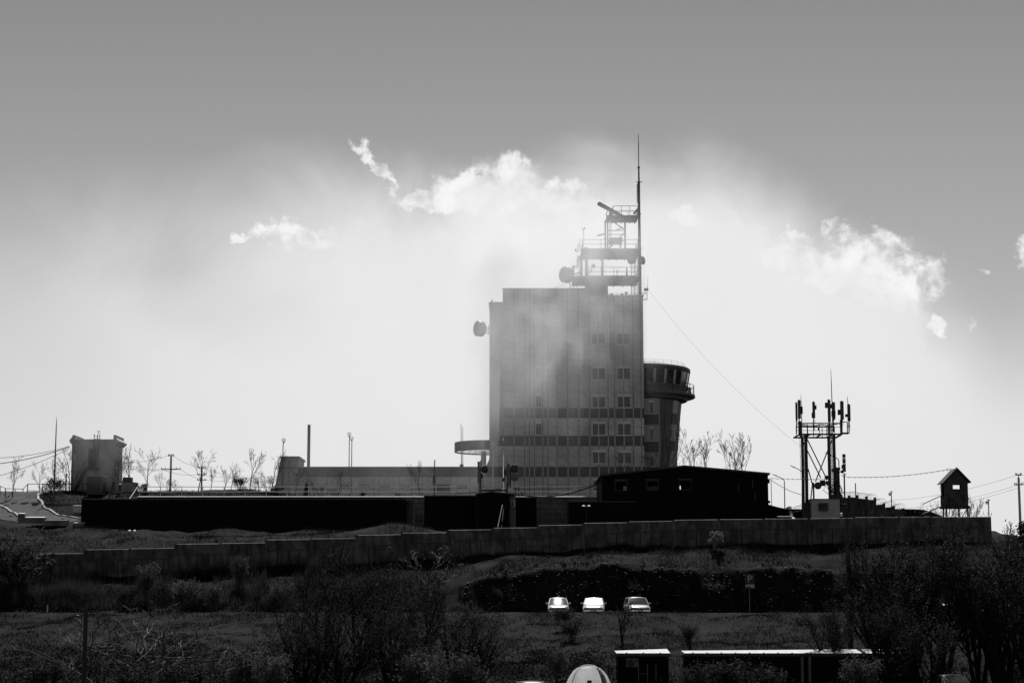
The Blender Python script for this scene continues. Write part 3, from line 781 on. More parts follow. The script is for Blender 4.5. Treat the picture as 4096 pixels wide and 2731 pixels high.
    def ring_rail(r, z, h, nn, name, th=.028):
        m = MB()
        pts = [(xc + r * math.cos(2 * math.pi * i / nn), Dc + r * math.sin(2 * math.pi * i / nn)) for i in range(nn + 1)]
        for f in (1, .52): m.path([(a, b, z + h * f) for a, b in pts], th, 5, False)
        for a, b in pts[:-1]: m.rod((a, b, z), (a, b, z + h), th, n=5)
        m.build(name, M['steel_dark'], root)
    ring_rail(rB - .12, zB1 + .27, 1.15, 26, 'walkway_rail', .04); ring_rail(rr - .7, zg + .7, .50, 30, 'roof_rail', .012)
    m = MB(); m.box(xc + rp1 - .1, xc + rp1 + .25, Dc - 1.5, Dc - .8, zB1 + .5, zB1 + 1.2); m.build('air_unit', M['offwhite'], root)
round_tower()
# ---------------------------------------------------------------- long low wing west of the tower
def wing():
    D = 222.0; k = .4677
    def X(d): return XX(1000 + k * d, D, 1900)
    def Z(d): return ZZ(1650 + k * d, D)
    root = thing('low_wing', 'long low wing with dark fascia and small windows, dimmed by mist', 'building', (X(1100), D, GZ))
    x0, x1 = X(413), X(1990)
    MB().box(x0, x1, D + .06, D + 10, GZ - 1, Z(470)).build('core', M['joint'], root)
    joints = [413, 490, 575, 665, 745, 872, 960, 1055, 1100, 1225, 1280, 1383, 1475, 1580, 1715, 1880, 1990]
    wins = [(758, 866, 613, 650), (920, 1040, 611, 652), (1100, 1208, 613, 650), (1268, 1376, 613, 650), (1590, 1715, 608, 692), (1760, 1866, 616, 655)]
    holes = [(X(a), X(b), Z(d), Z(c)) for a, b, c, d in wins]
    for a, b in zip(joints[:-1], joints[1:]):
        MB().box(X(a) + .02, X(b) - .02, D - .10, D + .05, Z(549) + .03, Z(468)).build('fascia_panel', M['facade_dark'], root)
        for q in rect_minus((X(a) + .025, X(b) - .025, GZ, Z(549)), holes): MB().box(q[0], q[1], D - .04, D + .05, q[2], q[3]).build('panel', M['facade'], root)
    for i, h in enumerate(holes): window(root, h[0] + .01, h[1] - .01, h[2] + .01, h[3] - .01, D - .02, 1, box=False, pane_mat='blind' if i != 4 else 'facade_dark', deep=.10, fw=.05)
    MB().box(x0, x1, D - .16, D + .3, Z(468) + .002, Z(462)).build('roof_edge', M['trim'], root)
    m = MB(); m.rod((x0, D + 1, Z(457)), (x1, D + 1, Z(457)), .03, n=5)
    for i in range(30): m.rod((x0 + (x1 - x0) * i / 29, D + 1, Z(470)), (x0 + (x1 - x0) * i / 29, D + 1, Z(457)), .02, n=4)
    m.build('roof_rail', M['offwhite'], root)
    # slanted end fin
    zt = Z(390)
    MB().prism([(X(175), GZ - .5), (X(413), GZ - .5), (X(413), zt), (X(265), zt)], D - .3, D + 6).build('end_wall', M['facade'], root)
    for d in (337,): MB().box(X(d) - .025, X(d) + .025, D - .315, D - .302, GZ, zt - .1).build('joint', M['joint'], root)
    MB().box(X(205), X(412), D - .315, D - .302, Z(475) - .025, Z(475) + .025).build('joint', M['joint'], root)
    MB().box(X(262) - .05, X(425), D - .4, D + 6.1, zt + .002, zt + .22).build('end_coping', M['trim'], root)
    return root
wing()

def ring_canopy():
    D = 232.5; xc = XX(1952, D, 1800); r = xc - XX(1818, D, 1800)
    z1, z0 = ZZ(1771, D), ZZ(1809, D)
    root = thing('ring_canopy', 'round ring canopy on a column with open slats beside the tower', 'canopy', (xc, D, GZ))
    MB().lathe((xc, D, 0), [(r, z0), (r, z1), (r - .18, z1), (r - .18, z0)], 56, closed=True).build('fascia_ring', M['facade_dark'], root)
    MB().lathe((xc, D, 0), [(.01, z0 + .10), (r - .2, z0 + .10), (r - .2, z0 + .13), (.01, z0 + .13)], 48).build('ceiling_sheet', M['ceiling'], root)
    for f in (.2, .4, .6, .8):
        MB().lathe((xc, D, 0), [(r * f - .02, z0 + .05), (r * f + .02, z0 + .05), (r * f + .02, z0 + .095), (r * f - .02, z0 + .095)], 40, closed=True).build('slat_ring', M['trim'], root)
    for i in range(14):
        a = 2 * math.pi * i / 14
        MB().rod((xc, D, z0 + .03), (xc + (r - .1) * math.cos(a), D + (r - .1) * math.sin(a), z0 + .03), .018, n=4).build('spoke', M['trim'], root)
    cx = XX(1934, D, 1850)
    MB().rod((cx, D, GZ - .5), (cx, D, z1 - .2), .34, n=20).build('column', M['facade_dark'], root, True)
ring_canopy()

# ---------------------------------------------------------------- slender uprights on the skyline
def globe_post(px, ytop, ybase, D, label, tilt=0, r=.26, mt='steel', grp='globe lamps on slender posts', double=False, zb=None):
    z0 = ZZ(ybase, D) if zb is None else zb; x = XX(px, D, (ytop + ybase) / 2); zt = ZZ(ytop, D)
    x2 = XX(px + tilt, D, ytop)
    root = thing('globe_lamp', label, 'lamp', (x, D, z0), grp)
    MB().path([(x, D, z0), (x, D, zt - .75 if tilt else zt - r), (x2, D, zt - r)], [.075, .05, .045], 8).build('post', M[mt], root)
    MB().ball((x2, D, zt), r, 14, 8).build('globe', M['globe'], root, True)
    MB().lathe((x2, D, zt - r), [(.04, -.1), (r * .45, -.02), (r * .5, .07)], 10).build('collar', M[mt], root)
    pass
    return root
globe_post(1131, 1759, 1960, 213, 'globe lamp on a leaning post before the slanted end wall of the wing', 4)
globe_post(1397, 1735, 1872, 227, 'taller of the two globe lamps standing together above the wing roof', 0, zb=GZ)
globe_post(1407, 1752, 1872, 229, 'shorter of the two globe lamps standing together above the wing roof', 0, zb=GZ, mt='steel')
globe_post(1972, 1775, 1960, 214, 'white globe lamp before the flared foot of the tower', 0, mt='white', zb=12)
globe_post(2776, 1797, 1885, 214, 'globe lamp between bare trees right of the round tower', -4, zb=11.5, mt='steel_dark')

def plain_pole(name, label, cat, px, ytop, ybase, D, w, mt, square=False, zb=None):
    z0 = ZZ(ybase, D) if zb is None else zb; x = XX(px, D, (ytop + ybase) / 2)
    root = thing(name, label, cat, (x, D, z0))
    if square:
        MB().box(x - w, x + w, D - w, D + w, z0, ZZ(ytop, D)).build('shaft', M[mt], root)
        m = MB()
        for i in range(int((ZZ(ytop, D) - z0) / .3)): m.box(x + w + .002, x + w + .05, D - .1, D + .1, z0 + .3 * i, z0 + .3 * i + .05)
        m.build('rungs', M[mt], root)['kind'] = 'stuff'
        MB().box(x - w * 1.1, x + w * 1.1, D - w * 1.1, D + w * 1.1, ZZ(ytop, D) + .002, ZZ(ytop, D) + .08).build('cap', M[mt], root)
    return root, x, z0, D
plain_pole('flue_pipe', 'plain square flue standing behind the wing roof, faded by mist', 'chimney', 1235, 1701, 1866, 229, .165, 'steel', True, GZ)
r_, x_, z_, D_ = plain_pole('flagpole', 'pair of thin flagpole tubes on a small plinth on the wing roof', 'flagpole', 1846, 1693, 1868, 224, .1, 'steel', zb=ZZ(1870, 224))
MB().rod((x_, D_, z_ + .4), (x_ - .08, D_, ZZ(1693, 224)), .05, .035).build('pole', M['steel'], r_); MB().rod((x_ + .16, D_, z_ + .4), (x_ + .14, D_, ZZ(1708, 224)), .045, .03).build('pole', M['steel'], r_)
MB().box(x_ - .2, x_ + .25, D_ - .2, D_ + .2, z_ - .1, z_ + .4).build('plinth', M['facade_dark'], r_)
r_, x_, z_, D_ = plain_pole('vent_pipe', 'dark vent pipe with hooked top before the wing', 'pipe', 1738, 1840, 1985, 207, .06, 'steel_dark', zb=12)
MB().path([(x_, D_, z_), (x_, D_, ZZ(1841, 207)), (x_ + .12, D_, ZZ(1839, 207))], [.07, .06, .06], 7).build('pipe', M['steel_dark'], r_)
MB().box(x_ - .18, x_ + .02, D_ - .1, D_ + .1, z_ + 1.9, z_ + 2.6).build('switch_box', M['steel_dark'], r_)
r_, x_, z_, D_ = plain_pole('lightning_mast', 'tall thin lightning mast left of the rendered block', 'mast', 221, 1667, 1985, 204, .06, 'steel_dark', zb=11.4)
MB().path([(x_, D_, z_), (x_, D_, ZZ(1790, 204)), (x_, D_, ZZ(1702, 204)), (x_, D_, ZZ(1667, 204))], [.11, .07, .05, .015], 7).build('mast_tube', M['steel_dark'], r_)
r_, x_, z_, D_ = plain_pole('stub_post', 'short dark capped post among bushes by the rendered block', 'post', 264, 1895, 1965, 212, .06, 'steel_dark', zb=12.6)
MB().rod((x_, D_, z_), (x_, D_, ZZ(1897, 212)), .09).build('tube', M['steel_dark'], r_); MB().lathe((x_, D_, ZZ(1897, 212)), [(.14, -.05), (.14, .05), (.02, .09)], 8).build('cap', M['steel_dark'], r_)

# ---------------------------------------------------------------- rendered utility block on the west hill
def utility_block():
    k = .2551; D = 213.0
    def X(d, DD=D): return XX(200 + k * d, DD, 1850)
    def Z(d, DD=D): return ZZ(1650 + k * d, DD)
    g = 12.6
    root = thing('utility_block', 'two storey rendered utility block with ladder, outside stair and end parapets', 'building', (X(670), D, g))
    x0, x1 = X(335), X(1006); yb = D + 4.4; zt = Z(445)
    hole = (X(593), X(765), Z(868), Z(562))
    for q in rect_minus((x0, x1, g - .8, zt), [hole]): MB().box(q[0], q[1], D, D + .3, q[2], q[3]).build('front_wall', M['render'], root)
    MB().box(x0, x1, D + 1.2, yb, g - .8, zt - .05).build('rear_wall', M['render'], root)
    MB().box(x0, x0 + .3, D + .302, D + 1.198, g - .8, zt - .05).build('side_wall', M['render'], root)
    MB().box(x1 - .3, x1, D + .302, D + 1.198, g - .8, zt - .05).build('side_wall', M['render'], root)
    MB().box(hole[0], hole[1] - .45, D + .9, D + 1.0, hole[2], hole[3]).build('door', M['steel_dark'], root)
    MB().box(x0 - .02, x1 + .02, D - .05, yb + .05, zt + .002, Z(440) + .12).build('roof_slab', M['render'], root)
    # cornice at both flanks
    for (a, b, s) in ((x0 - .01, X(296), -1), (x1 + .01, x1 + .42, 1)):
        zc0, zc1 = Z(500), Z(455)
        MB().prism([(a, zc0), (b, zc0 + .32), (b, zc1 + .15), (a, zc1 + .55)] if s > 0 else [(b, zc0 + .32), (a, zc0), (a, zc1 + .55), (b, zc1 + .15)], D - .1, yb + .3).build('cornice', M['trim'], root)
        xx0, xx1 = (X(340), X(376)) if s < 0 else (X(985), X(1020))
        MB().box(xx0, xx1, D - .06, yb + .1, Z(440) + .122, Z(350)).build('parapet', M['render'], root)
    m = MB()
    for d in (418, 440): m.rod((X(378), D + .3, Z(d)), (X(984), D + .3, Z(d)), .05, n=6)
    m.rod((X(465), D + .3, Z(445)), (X(465), D + .3, Z(392)), .04); m.rod((X(742), D + .3, Z(445)), (X(742), D + .3, Z(405)), .04)
    m.build('roof_rail', M['steel'], root)
    m = MB()
    for d in (686, 772): m.rod((X(d), D - .15, Z(560)), (X(d), D - .15, Z(335)), .045)
    for d in (370, 415, 470, 515, 548): m.rod((X(686), D - .15, Z(d)), (X(772), D - .15, Z(d)), .03)
    m.build('ladder', M['steel_dark'], root)['kind'] = 'stuff'
    MB().rod((X(735), D - .4, g), (X(745), D - .4, Z(365)), .075, .06).build('lamp_pole', M['steel'], root)
    l = MB().rod((X(745), D - .4, Z(365)), (X(760), D - .4, Z(320)), .04).build('lamp_neck', M['steel'], root)
    MB().ball((X(762), D - .4, Z(298)), .19, 12, 7).build('lamp_globe', M['globe'], root, True)
    # stair flight with rail and landing
    MB().box(X(560), X(790), D - 1.0, D - .01, Z(905), Z(872)).build('landing', M['steel_dark'], root)
    st = MB(); a, b = Vector((X(570), D - .5, Z(900))), Vector((X(415), D - .5, Z(1235)))
    for i in range(11):
        p = a.lerp(b, i / 10); MB().box(p.x - .16, p.x + .16, p.y - .45, p.y + .4, p.z - .03, p.z + .03).build('stair_tread', M['steel_dark'], root)
    for yy in (-.97, -.08): st.rod((a.x, D + yy, a.z - .05), (b.x, D + yy, b.z - .05), .09, n=5)
    st.build('stair_stringer', M['steel_dark'], root)['kind'] = 'stuff'
    m = MB(); m.rod((X(577), D - .98, Z(765)), (X(400), D - .98, Z(1120)), .045); m.rod((X(577), D - .98, Z(765)), (X(577), D - .98, Z(880)), .04); m.rod((X(400), D - .98, Z(1120)), (X(400), D - .98, Z(1240)), .04); m.rod((X(470), D - .98, Z(985)), (X(470), D - .98, Z(1120)), .035)
    m.build('stair_rail', M['steel_dark'], root)
    MB().rod((X(352), D - .1, g), (X(352), D - .1, Z(450)), .06).build('downpipe', M['steel'], root)
    m = MB(); m.path([(X(1045, D + 2), D + 2, g), (x1 + .12, D + 2, Z(900)), (x1 + .12, D + 2, Z(770))], .07); m.build('cable_duct', M['steel_dark'], root)
    return root
utility_block()
def small_box(name, label, cat, px0, px1, y0, y1, D, depth, mt, roofmt=None, over=.06, grp=None, th=.10, zb=None):
    z1, z0 = ZZ(y0, D), ZZ(y1, D) if zb is None else zb
    x0, x1 = XX(px0, D, (y0 + y1) / 2), XX(px1, D, (y0 + y1) / 2)
    root = thing(name, label, cat, ((x0 + x1) / 2, D, z0), grp)
    MB().box(x0, x1, D, D + depth, z0 - .3, z1 - th).build('walls', M[mt], root)
    a, b, c, d = x0 - over, x1 + over, D - over, D + depth + over; f = .5 * th
    MB().hexa([Vector(p) for p in ((a, c, z1 - th + .003), (b, c, z1 - th + .003), (b, d, z1 - th + .003), (a, d, z1 - th + .003), (a, c, z1 - f), (b, c, z1 - f), (b, d, z1 + f), (a, d, z1 + f))]).build('roof', M[roofmt or mt], root)
    return root, x0, x1, z0, z1
r, x0, x1, z0, z1 = small_box('equipment_shed', 'small dark equipment shed in front of the rendered block', 'shed', 347, 409, 1900, 1966, 207, 2.0, 'steel_dark', 'offwhite')
MB().box(x1 - .14, x1 - .02, 206.96, 206.998, z0, z1 - .2).build('corner_trim', M['steel'], r)
r, x0, x1, z0, z1 = small_box('cable_pit_house', 'low concrete pit house beside the rendered block', 'shed', 447, 533, 1926, 1962, 210, 2.5, 'render', 'concrete')
MB().box(XX(494, 211.5), XX(529, 211.5), 211, 212, z1 + .002, ZZ(1908, 211)).build('hatch', M['steel_dark'], r)
MB().path([(XX(448, 209.5, 1950), 209.5, z0), (XX(448, 209.5, 1950), 209.5, ZZ(1930, 209.5)), (XX(456, 209.5, 1950), 209.5, ZZ(1930, 209.5)), (XX(456, 209.5, 1950), 209.5, z0)], .06, 6).build('pipe_bend', M['steel_dark'], r)
for px, D, lab in ((480, 209, 'capped vent stub in front of the low pit house'),):
    x = XX(px, D, 1940); r = thing('vent_stub', lab, 'vent', (x, D, ZZ(1962, D)))
    MB().rod((x, D, ZZ(1965, D)), (x, D, ZZ(1937, D)), .12, n=10).build('tube', M['steel_dark'], r); MB().lathe((x, D, ZZ(1937, D)), [(.2, -.05), (.2, .05), (.03, .1)], 12).build('cap', M['offwhite'], r)
r, x0, x1, z0, z1 = small_box('concrete_trough', 'pale concrete trough on the slope below the rendered block', 'trough', 291, 330, 2019, 2036, 196, 1.2, 'offwhite', 'offwhite', zb=ZZ(2036, 196))
# bits on the edge of the hill road
r, x0, x1, z0, z1 = small_box('concrete_bollard', 'squat concrete bollard at the edge of the hill road', 'bollard', 71, 96, 2051, 2078, 186, .6, 'block', 'offwhite', over=.01)
r, x0, x1, z0, z1 = small_box('concrete_slab', 'bright concrete slab lying beside the squat bollard', 'slab', 98, 176, 2066, 2078, 186, 1.0, 'block', 'white', over=.0)
r, x0, x1, z0, z1 = small_box('concrete_slab', 'dark low slab beyond the bright one at the road edge', 'slab', 176, 268, 2078, 2090, 185.6, .9, 'block', 'block', over=.0)
r, x0, x1, z0, z1 = small_box('concrete_slab', 'flat slab at the left corner of the long black shed', 'slab', 292, 330, 2088, 2098, 184.6, 1.0, 'block', 'offwhite', over=.0)

def mesh_fence():
    D = 209.0
    root = thing('wire_fence', 'low wire fence with steel posts on the crest at the far left', 'fence', (XX(60, D, 1960), D, 12.6))
    pts = [(0, 207), (22, 205), (60, 211), (92, 211), (110, 211), (170, 210), (240, 209), (330, 208), (420, 208)]
    top = [1943, 1953, 1954, 1955, 1935, 1935, 1935, 1935, 1934]
    m = MB()
    for i, (px, DD) in enumerate(pts):
        x = XX(px, DD, 1960); z0 = Hs(x, DD) - .2
        MB().rod((x, DD, z0), (x, DD, ZZ(top[i], DD)), .06, n=6).build('post', M['steel_dark'], root)
    for i in range(len(pts) - 1):
        a, b = pts[i], pts[i + 1]
        p, q = Vector((XX(a[0], a[1], 1960), a[1], ZZ(top[i], a[1]))), Vector((XX(b[0], b[1], 1960), b[1], ZZ(top[i + 1], b[1])))
        for dz in (0, -.75): MB().rod(p + Vector((0, 0, dz)), q + Vector((0, 0, dz)), .035, n=5).build('rail', M['steel_dark'], root)
mesh_fence()

# ---------------------------------------------------------------- utility poles and overhead lines
def utility_pole(px, ytop, ybase, D, label, arms=((.12, .55),), r=.13, zb=None, mt='offwhite', lean=0):  # haze over the skyline poles is put into this pale shaft colour
    x = XX(px, D, (ytop + ybase) / 2); z0 = ZZ(ybase, D) if zb is None else zb; zt = ZZ(ytop, D)
    root = thing('utility_pole', label, 'pole', (x, D, z0), 'utility poles')
    MB().path([(x + lean, D, z0), (x, D, zt - .35)], [r, r * .7], 10).build('shaft', M[mt], root)
    MB().rod((x, D, zt - .35), (x, D, zt), .04).build('tip', M['steel_dark'], root)
    for dz, hw in arms:
        z = zt - dz
        MB().box(x - hw, x + hw, D - .05, D + .05, z - .05, z + .05).build('cross_arm', M['steel_dark'], root)
        for s in (-hw, -hw * .6, hw * .6, hw): MB().lathe((x + s * .95, D, z + .052), [(.02, 0), (.055, .03), (.03, .08), (.05, .12), (.01, .17)], 8).build('insulator', M['antenna'], root)
    return x, D, zt
pA = utility_pole(683, 1814, 1955, 232, 'utility pole with a cross arm on the skyline, left of a second pole', ((.25, .35), (1.9, 1.2)), .16, 12.2)
pB = utility_pole(807, 1858, 1955, 246, 'farther utility pole with two stacked short arms on the skyline', ((.4, .5), (1.3, .6), (2.0, .6)), .15, 11.0)
pC = utility_pole(4078, 1895, 2120, 186, 'slim concrete pole at the far right beyond the lookout hut', ((.1, .3), (1.05, .45)), .16, 3.0)
def cable(name, label, a, b, sag, r=.016, beads=0, n=18, mt='wire', grp=None):
    a, b = Vector(a), Vector(b)
    root = thing(name, label, 'cable', a, grp)
    pts = []
    for i in range(n + 1):
        t = i / n; p = a.lerp(b, t); p.z -= sag * 4 * t * (1 - t); pts.append(p)
    MB().path(pts, r, 5).build('strand', M[mt], root)
    for i in range(beads):
        t = (i + .5) / beads; p = a.lerp(b, t); p.z -= sag * 4 * t * (1 - t)
        MB().ball(p + Vector((0, 0, -.03)), .045, 6, 4, 1.2).build('bulb', M['steel_dark'], root)
    return root
G = 'overhead wires'
bl = W(481 - 200 + 3, 1784, 213.5)
for i, (y0, y1, r, tx) in enumerate(((1824, 1784, .03, 'uppermost'), (1851, 1786, .045, 'middle'), (1908, 1792, .03, 'lowest'))):
    cable('overhead_cable', f'{tx} of three cables running left from the rendered block', W(278, y1, 213), W(-60, y0 + 8, 200), .35, r, grp=G)
AT = [(-1.2, 1.9), (1.2, 1.9), (0, .1)]
for i, (dx, dz) in enumerate(AT):
    cable('overhead_wire', ('lower near', 'lower far', 'topmost')[i] + ' wire between the two skyline poles', (pA[0] + dx, pA[1], pA[2] - dz), (pB[0] + dx * .5, pB[1], pB[2] - (.4 if i == 2 else 1.3 + .7 * (i == 1))), .3, .018, grp=G)
    cable('overhead_wire', ('lower near', 'lower far', 'topmost')[i] + ' wire running left from the skyline pole behind the block', (pA[0] + dx, pA[1], pA[2] - dz), W(480, 1850 + (18 * i if i < 2 else 0), 238), .3, .018, grp=G)
    cable('overhead_wire', ('lower near', 'lower far', 'topmost')[i] + ' wire running right from the farther skyline pole', (pB[0] + dx * .5, pB[1], pB[2] - (.4 if i == 2 else 1.3 + .7 * (i == 1))), W(1100, 1905 + 14 * i, 262), .3, .016, grp=G)
for i, (ya, yb) in enumerate(((1897, 1948), (1938, 1983), (1950, 1997))):
    cable('overhead_wire', ('topmost', 'middle', 'lowest')[i] + ' wire running left from the far right pole', W(4074, ya, 186), W(3560, yb + 52, 215), .5, .013, grp=G)
cable('overhead_wire', 'short wire leaving the picture at the far right pole', W(4078, 1896, 186), W(4140, 1905, 185), .05, .013, grp=G)
cable('guy_wire', 'long thin wire from the tower roof corner down to the antenna mast', (fx(1352), DT + .8, fz(40)), W(3213, 1795, 177), 1.2, .010, n=30, grp=G)
cable('guy_wire', 'thin slack wire on the left part of the tower roof', (fx(620), DT + 1, fz(97)), W(2283, 1124, DT + 2), .25, .018, grp=G)

# ---------------------------------------------------------------- retaining wall with coping and railing
def retaining():
    D = 200.0; xa, xb = XX(548, D, 1990), XX(2560, D, 1990)
    zt = 12.0
    root = thing('retaining_wall', 'concrete block retaining wall with bright coping behind the black sheds', 'wall', (xa, D, 8.2))
    MB().box(xa, xb, D + .12, D + .7, 7.2, zt - .02).build('backing', M['joint'], root)
    rows = [zt - .12 - .62 * i for i in range(6)]
    for (p0, p1) in ((1610, 1710), (2050, 2440)):
        X0, X1 = XX(p0, D, 2030), XX(p1, D, 2030)
        for i in range(5):
            x = X0 - (0.7 if i % 2 else 0)
            while x < X1:
                L = random.choice((1.2, 1.45, 1.45, 1.7))
                o = random.uniform(-.02, .03)
                MB().box(max(x, X0) + .02, min(x + L, X1) - .02, D + o, D + .12, rows[i + 1] + .02, rows[i] - .02).build('block', M['block'], root)
                x += L
    zc0 = zt - .10
    n = 30
    for i in range(n):
        a, b = xa + (xb - xa) * i / n, xa + (xb - xa) * (i + 1) / n
        MB().hexa([Vector(p) for p in ((a + .01, D - .14, zc0), (b - .01, D - .14, zc0), (b - .01, D + .75, zc0), (a + .01, D + .75, zc0), (a + .01, D - .14, zc0 + .04), (b - .01, D - .14, zc0 + .04), (b - .01, D + .75, zt + .05), (a + .01, D + .75, zt + .05))]).build('coping_slab', M['offwhite'], root)
    rl = thing('terrace_railing', 'two-rail steel railing along the coping of the retaining wall', 'railing', (xa, D, zt))
    step = XX(84.7 + 552, D, 1990) - XX(552, D, 1990); x = XX(555, D, 1990); h = ZZ(1947, D) - ZZ(1985, D)
    k = 0
    xs0 = x
    while x < xb:
        MB().rod((x, D + .3, zt + .05), (x, D + .3, zt + h), .038, n=6).build('post', M['offwhite'], rl); x += step
    for f in (1.0, .48): MB().rod((xs0, D + .3, zt + h * f + .02), (xb, D + .3, zt + h * f + .02), .036, n=6).build('rail', M['offwhite'], rl)
    MB().rod((XX(519, D - 2, 1990), D - 2, ZZ(1994, D - 2)), (xs0 - .2, D + .2, zt + h), .05, n=6).build('stair_handrail', M['offwhite'], rl)
    g = thing('terrace_gate', 'short steel steps rail rising behind the right black shed', 'railing', (XX(2055, D + 1, 1960), D + 1, zt))
    a = XX(2062, D + 1, 1960)
    MB().box(a - .07, a + .07, D + .95, D + 1.05, zt, zt + h * 1.05).build('post', M['steel_dark'], g); MB().rod((a + .2, D + 1, zt + h * 1.05), (XX(2098, D + 1, 1980), D + 1, zt - .1), .06).build('rail', M['steel_dark'], g); MB().rod((a, D + 1, zt + h * 1.05), (a + .3, D + 1, zt + h * 1.05), .06).build('top_bar', M['offwhite'], g)
    MB().rod((XX(2074, D + 1, 1960), D + 1, zt), (XX(2074, D + 1, 1960), D + 1, zt + h * .8), .04).build('post', M['steel_dark'], g)
retaining()

# ---------------------------------------------------------------- black sheds below the terrace
def ribbed(x0, x1, y, z0, z1, pitch=.30, proud=.03):
    m = MB(); n = int((x1 - x0) / pitch)
    for i in range(n + 1): m.box(x0 + i * pitch, min(x0 + i * pitch + .09, x1), y - proud, y - .001, z0, z1)
    return m
def shed(name, label, px0, px1, ytop, D, depth, zb, mt='black_clad', roof_over=.06):
    x0, x1 = XX(px0, D, 2050), XX(px1, D, 2050); zt = ZZ(ytop, D)
    root = thing(name, label, 'shed', ((x0 + x1) / 2, D, zb))
    MB().box(x0, x1, D, D + depth, zb - .5, zt - .08).build('walls', M[mt], root)
    ribbed(x0, x1, D, zb - .4, zt - .1).build('cladding_ribs', M[mt], root)['kind'] = 'stuff'
    MB().box(x0 - roof_over, x1 + roof_over, D - roof_over, D + depth + .1, zt - .078, zt).build('roof', M['roof_dark'], root)
    return root, x0, x1, zt
shed('long_shed', 'very long flat black shed below the terrace', 325, 1622, 1995, 186, 6, 7.4)
r, x0, x1, zt = shed('storage_container', 'narrow pale upright container between the long shed and the next', 1623, 1652, 2003, 189, 2.4, 7.6, 'block')
MB().box((x0 + x1) / 2 - .02, (x0 + x1) / 2 + .02, 188.93, 188.96, 8, zt - .2).build('door_gap', M['joint'], r)
r, x0, x1, zt = shed('black_shed', 'flat black shed left of the small gabled cabin', 1697, 1904, 1981, 186, 5, 7.4)
MB().path([(XX(1818, 187, 1975), 187, zt), (XX(1818, 187, 1975), 187, zt + .22), (XX(1826, 187, 1975), 187, zt + .28), (XX(1905, 187, 1970), 187, zt + .38)], .035, 5).build('roof_cable', M['steel_black'], r)
shed('black_shed', 'flat black shed right of the small gabled cabin', 2064, 2146, 1988, 185.5, 5, 7.4)
r, x0, x1, zt = shed('black_shed', 'low black shed in front of the dark gabled hall', 2274, 2545, 2004, 173, 4, 6.6)
def gabled_cabin():
    D = 182.0; X = lambda p: XX(p, D, 2030)
    x0, x1 = X(1908), X(2038); zt, ze = ZZ(1967, D), ZZ(1975, D)
    root = thing('gabled_cabin', 'small black gabled cabin carrying a frame of antennas', 'cabin', ((x0 + x1) / 2, D, 7.3))
    MB().prism([(x0, 6.8), (x1, 6.8), (x1, ze - .05), ((x0 + x1) / 2 - .15, zt - .05), (x0, ze - .05)], D, D + 4).build('walls', M['black_clad'], root)
    xm = (x0 + x1) / 2 - .15
    MB().prism([(x0 - .15, ze - .05), (xm, zt - .045), (x1 + .5, ze - .09), (x1 + .5, ze + .03), (xm, zt + .06), (x0 - .15, ze + .05)], D - .15, D + 4.2).build('roof', M['roof_dark'], root)
    MB().box(x1 + .003, X(2062), D + 1.2, D + 3.8, 7.0, ZZ(1980, D)).build('lean_to', M['steel'], root)
    u = MB().box(X(2046), X(2060), D + .3, D + .9, ZZ(2026, D), ZZ(2002, D)).build('air_conditioner', M['offwhite'], root)
    MB().box(X(2047) + .03, X(2055), D + .27, D + .298, ZZ(2024, D), ZZ(2004, D)).build('fan_grille', M['steel_black'], u)
    # the antenna frame
    k = .2232
    xx = lambda d: XX(1850 + k * d, D + 1, 1900); zz = lambda d: ZZ(1780 + k * d, D + 1); y = D + 1
    for d0, t, b, w in ((328, 275, 890, .07), (300, 660, 890, .05), (797, 700, 880, .09), (860, 410, 752, .055)):
        MB().rod((xx(d0), y, zz(b)), (xx(d0), y, zz(t)), w, n=7).build('mast_tube', M['steel_black'], root)
    MB().box(xx(330), xx(800), y - .1, y + .1, zz(826), zz(795)).build('cross_beam', M['steel_black'], root)
    MB().rod((xx(797), y, zz(345)), (xx(797), y, zz(160)), .03, .012).build('whip', M['steel_black'], root)
    MB().rod((xx(800), y, zz(750)), (xx(868), y, zz(750)), .05).build('strut', M['steel_black'], root)
    for a, b, t, bb in ((270, 313, 296, 665), (792, 850, 342, 715)):
        MB().box(xx(a), xx(b), y - .32, y - .14, zz(bb), zz(t)).build('panel_antenna', M['antenna'], root)
        MB().box(xx(a) + .03, xx(b) - .03, y - .30, y - .16, zz(bb + 14), zz(bb) - .002).build('connector_plate', M['steel_black'], root)
    for a, b, t, bb in ((320, 368, 510, 590), (735, 788, 445, 530), (712, 760, 590, 650)):
        MB().box(xx(a), xx(b), y - .05, y + .2, zz(bb), zz(t)).build('radio_unit', M['steel_dark'], root)
    for c, r_, mt, ax in (((398, 435), .38, 'antenna_dark', (.45, -.9, 0)), ((928, 422), .40, 'antenna_dark', (.1, -1, 0)), ((932, 567), .42, 'dish', (.05, -1, .03))):
        flat_dish(root, Vector((xx(c[0]), y - .15, zz(c[1]))), ax, r_, mt)
    m = MB()
    for i in range(12):
        a = Vector((xx(random.choice((335, 360, 720, 760, 780, 810))), y - .05, zz(random.uniform(480, 640)))); b = Vector((a.x + random.uniform(-.15, .15), y - .05, zz(random.uniform(680, 790))))
        c = (a + b) / 2 + Vector((random.uniform(-.25, .25), 0, -.1)); m.path([a, c, b], .018, 4)
    for i in range(5):
        m.path([(xx(340), y - .12, zz(800 + i * 6)), (xx(460), y - .12, zz(792 + random.uniform(0, 25))), (xx(640), y - .12, zz(782 + random.uniform(0, 25))), (xx(790), y - .12, zz(795 + i * 5))], .025, 4)
    m.build('feeder_cables', M['steel_black'], root)['kind'] = 'stuff'
    lad = MB()
    p0, p1 = W(2010, 2018, 180), W(1991, 2108, 178)
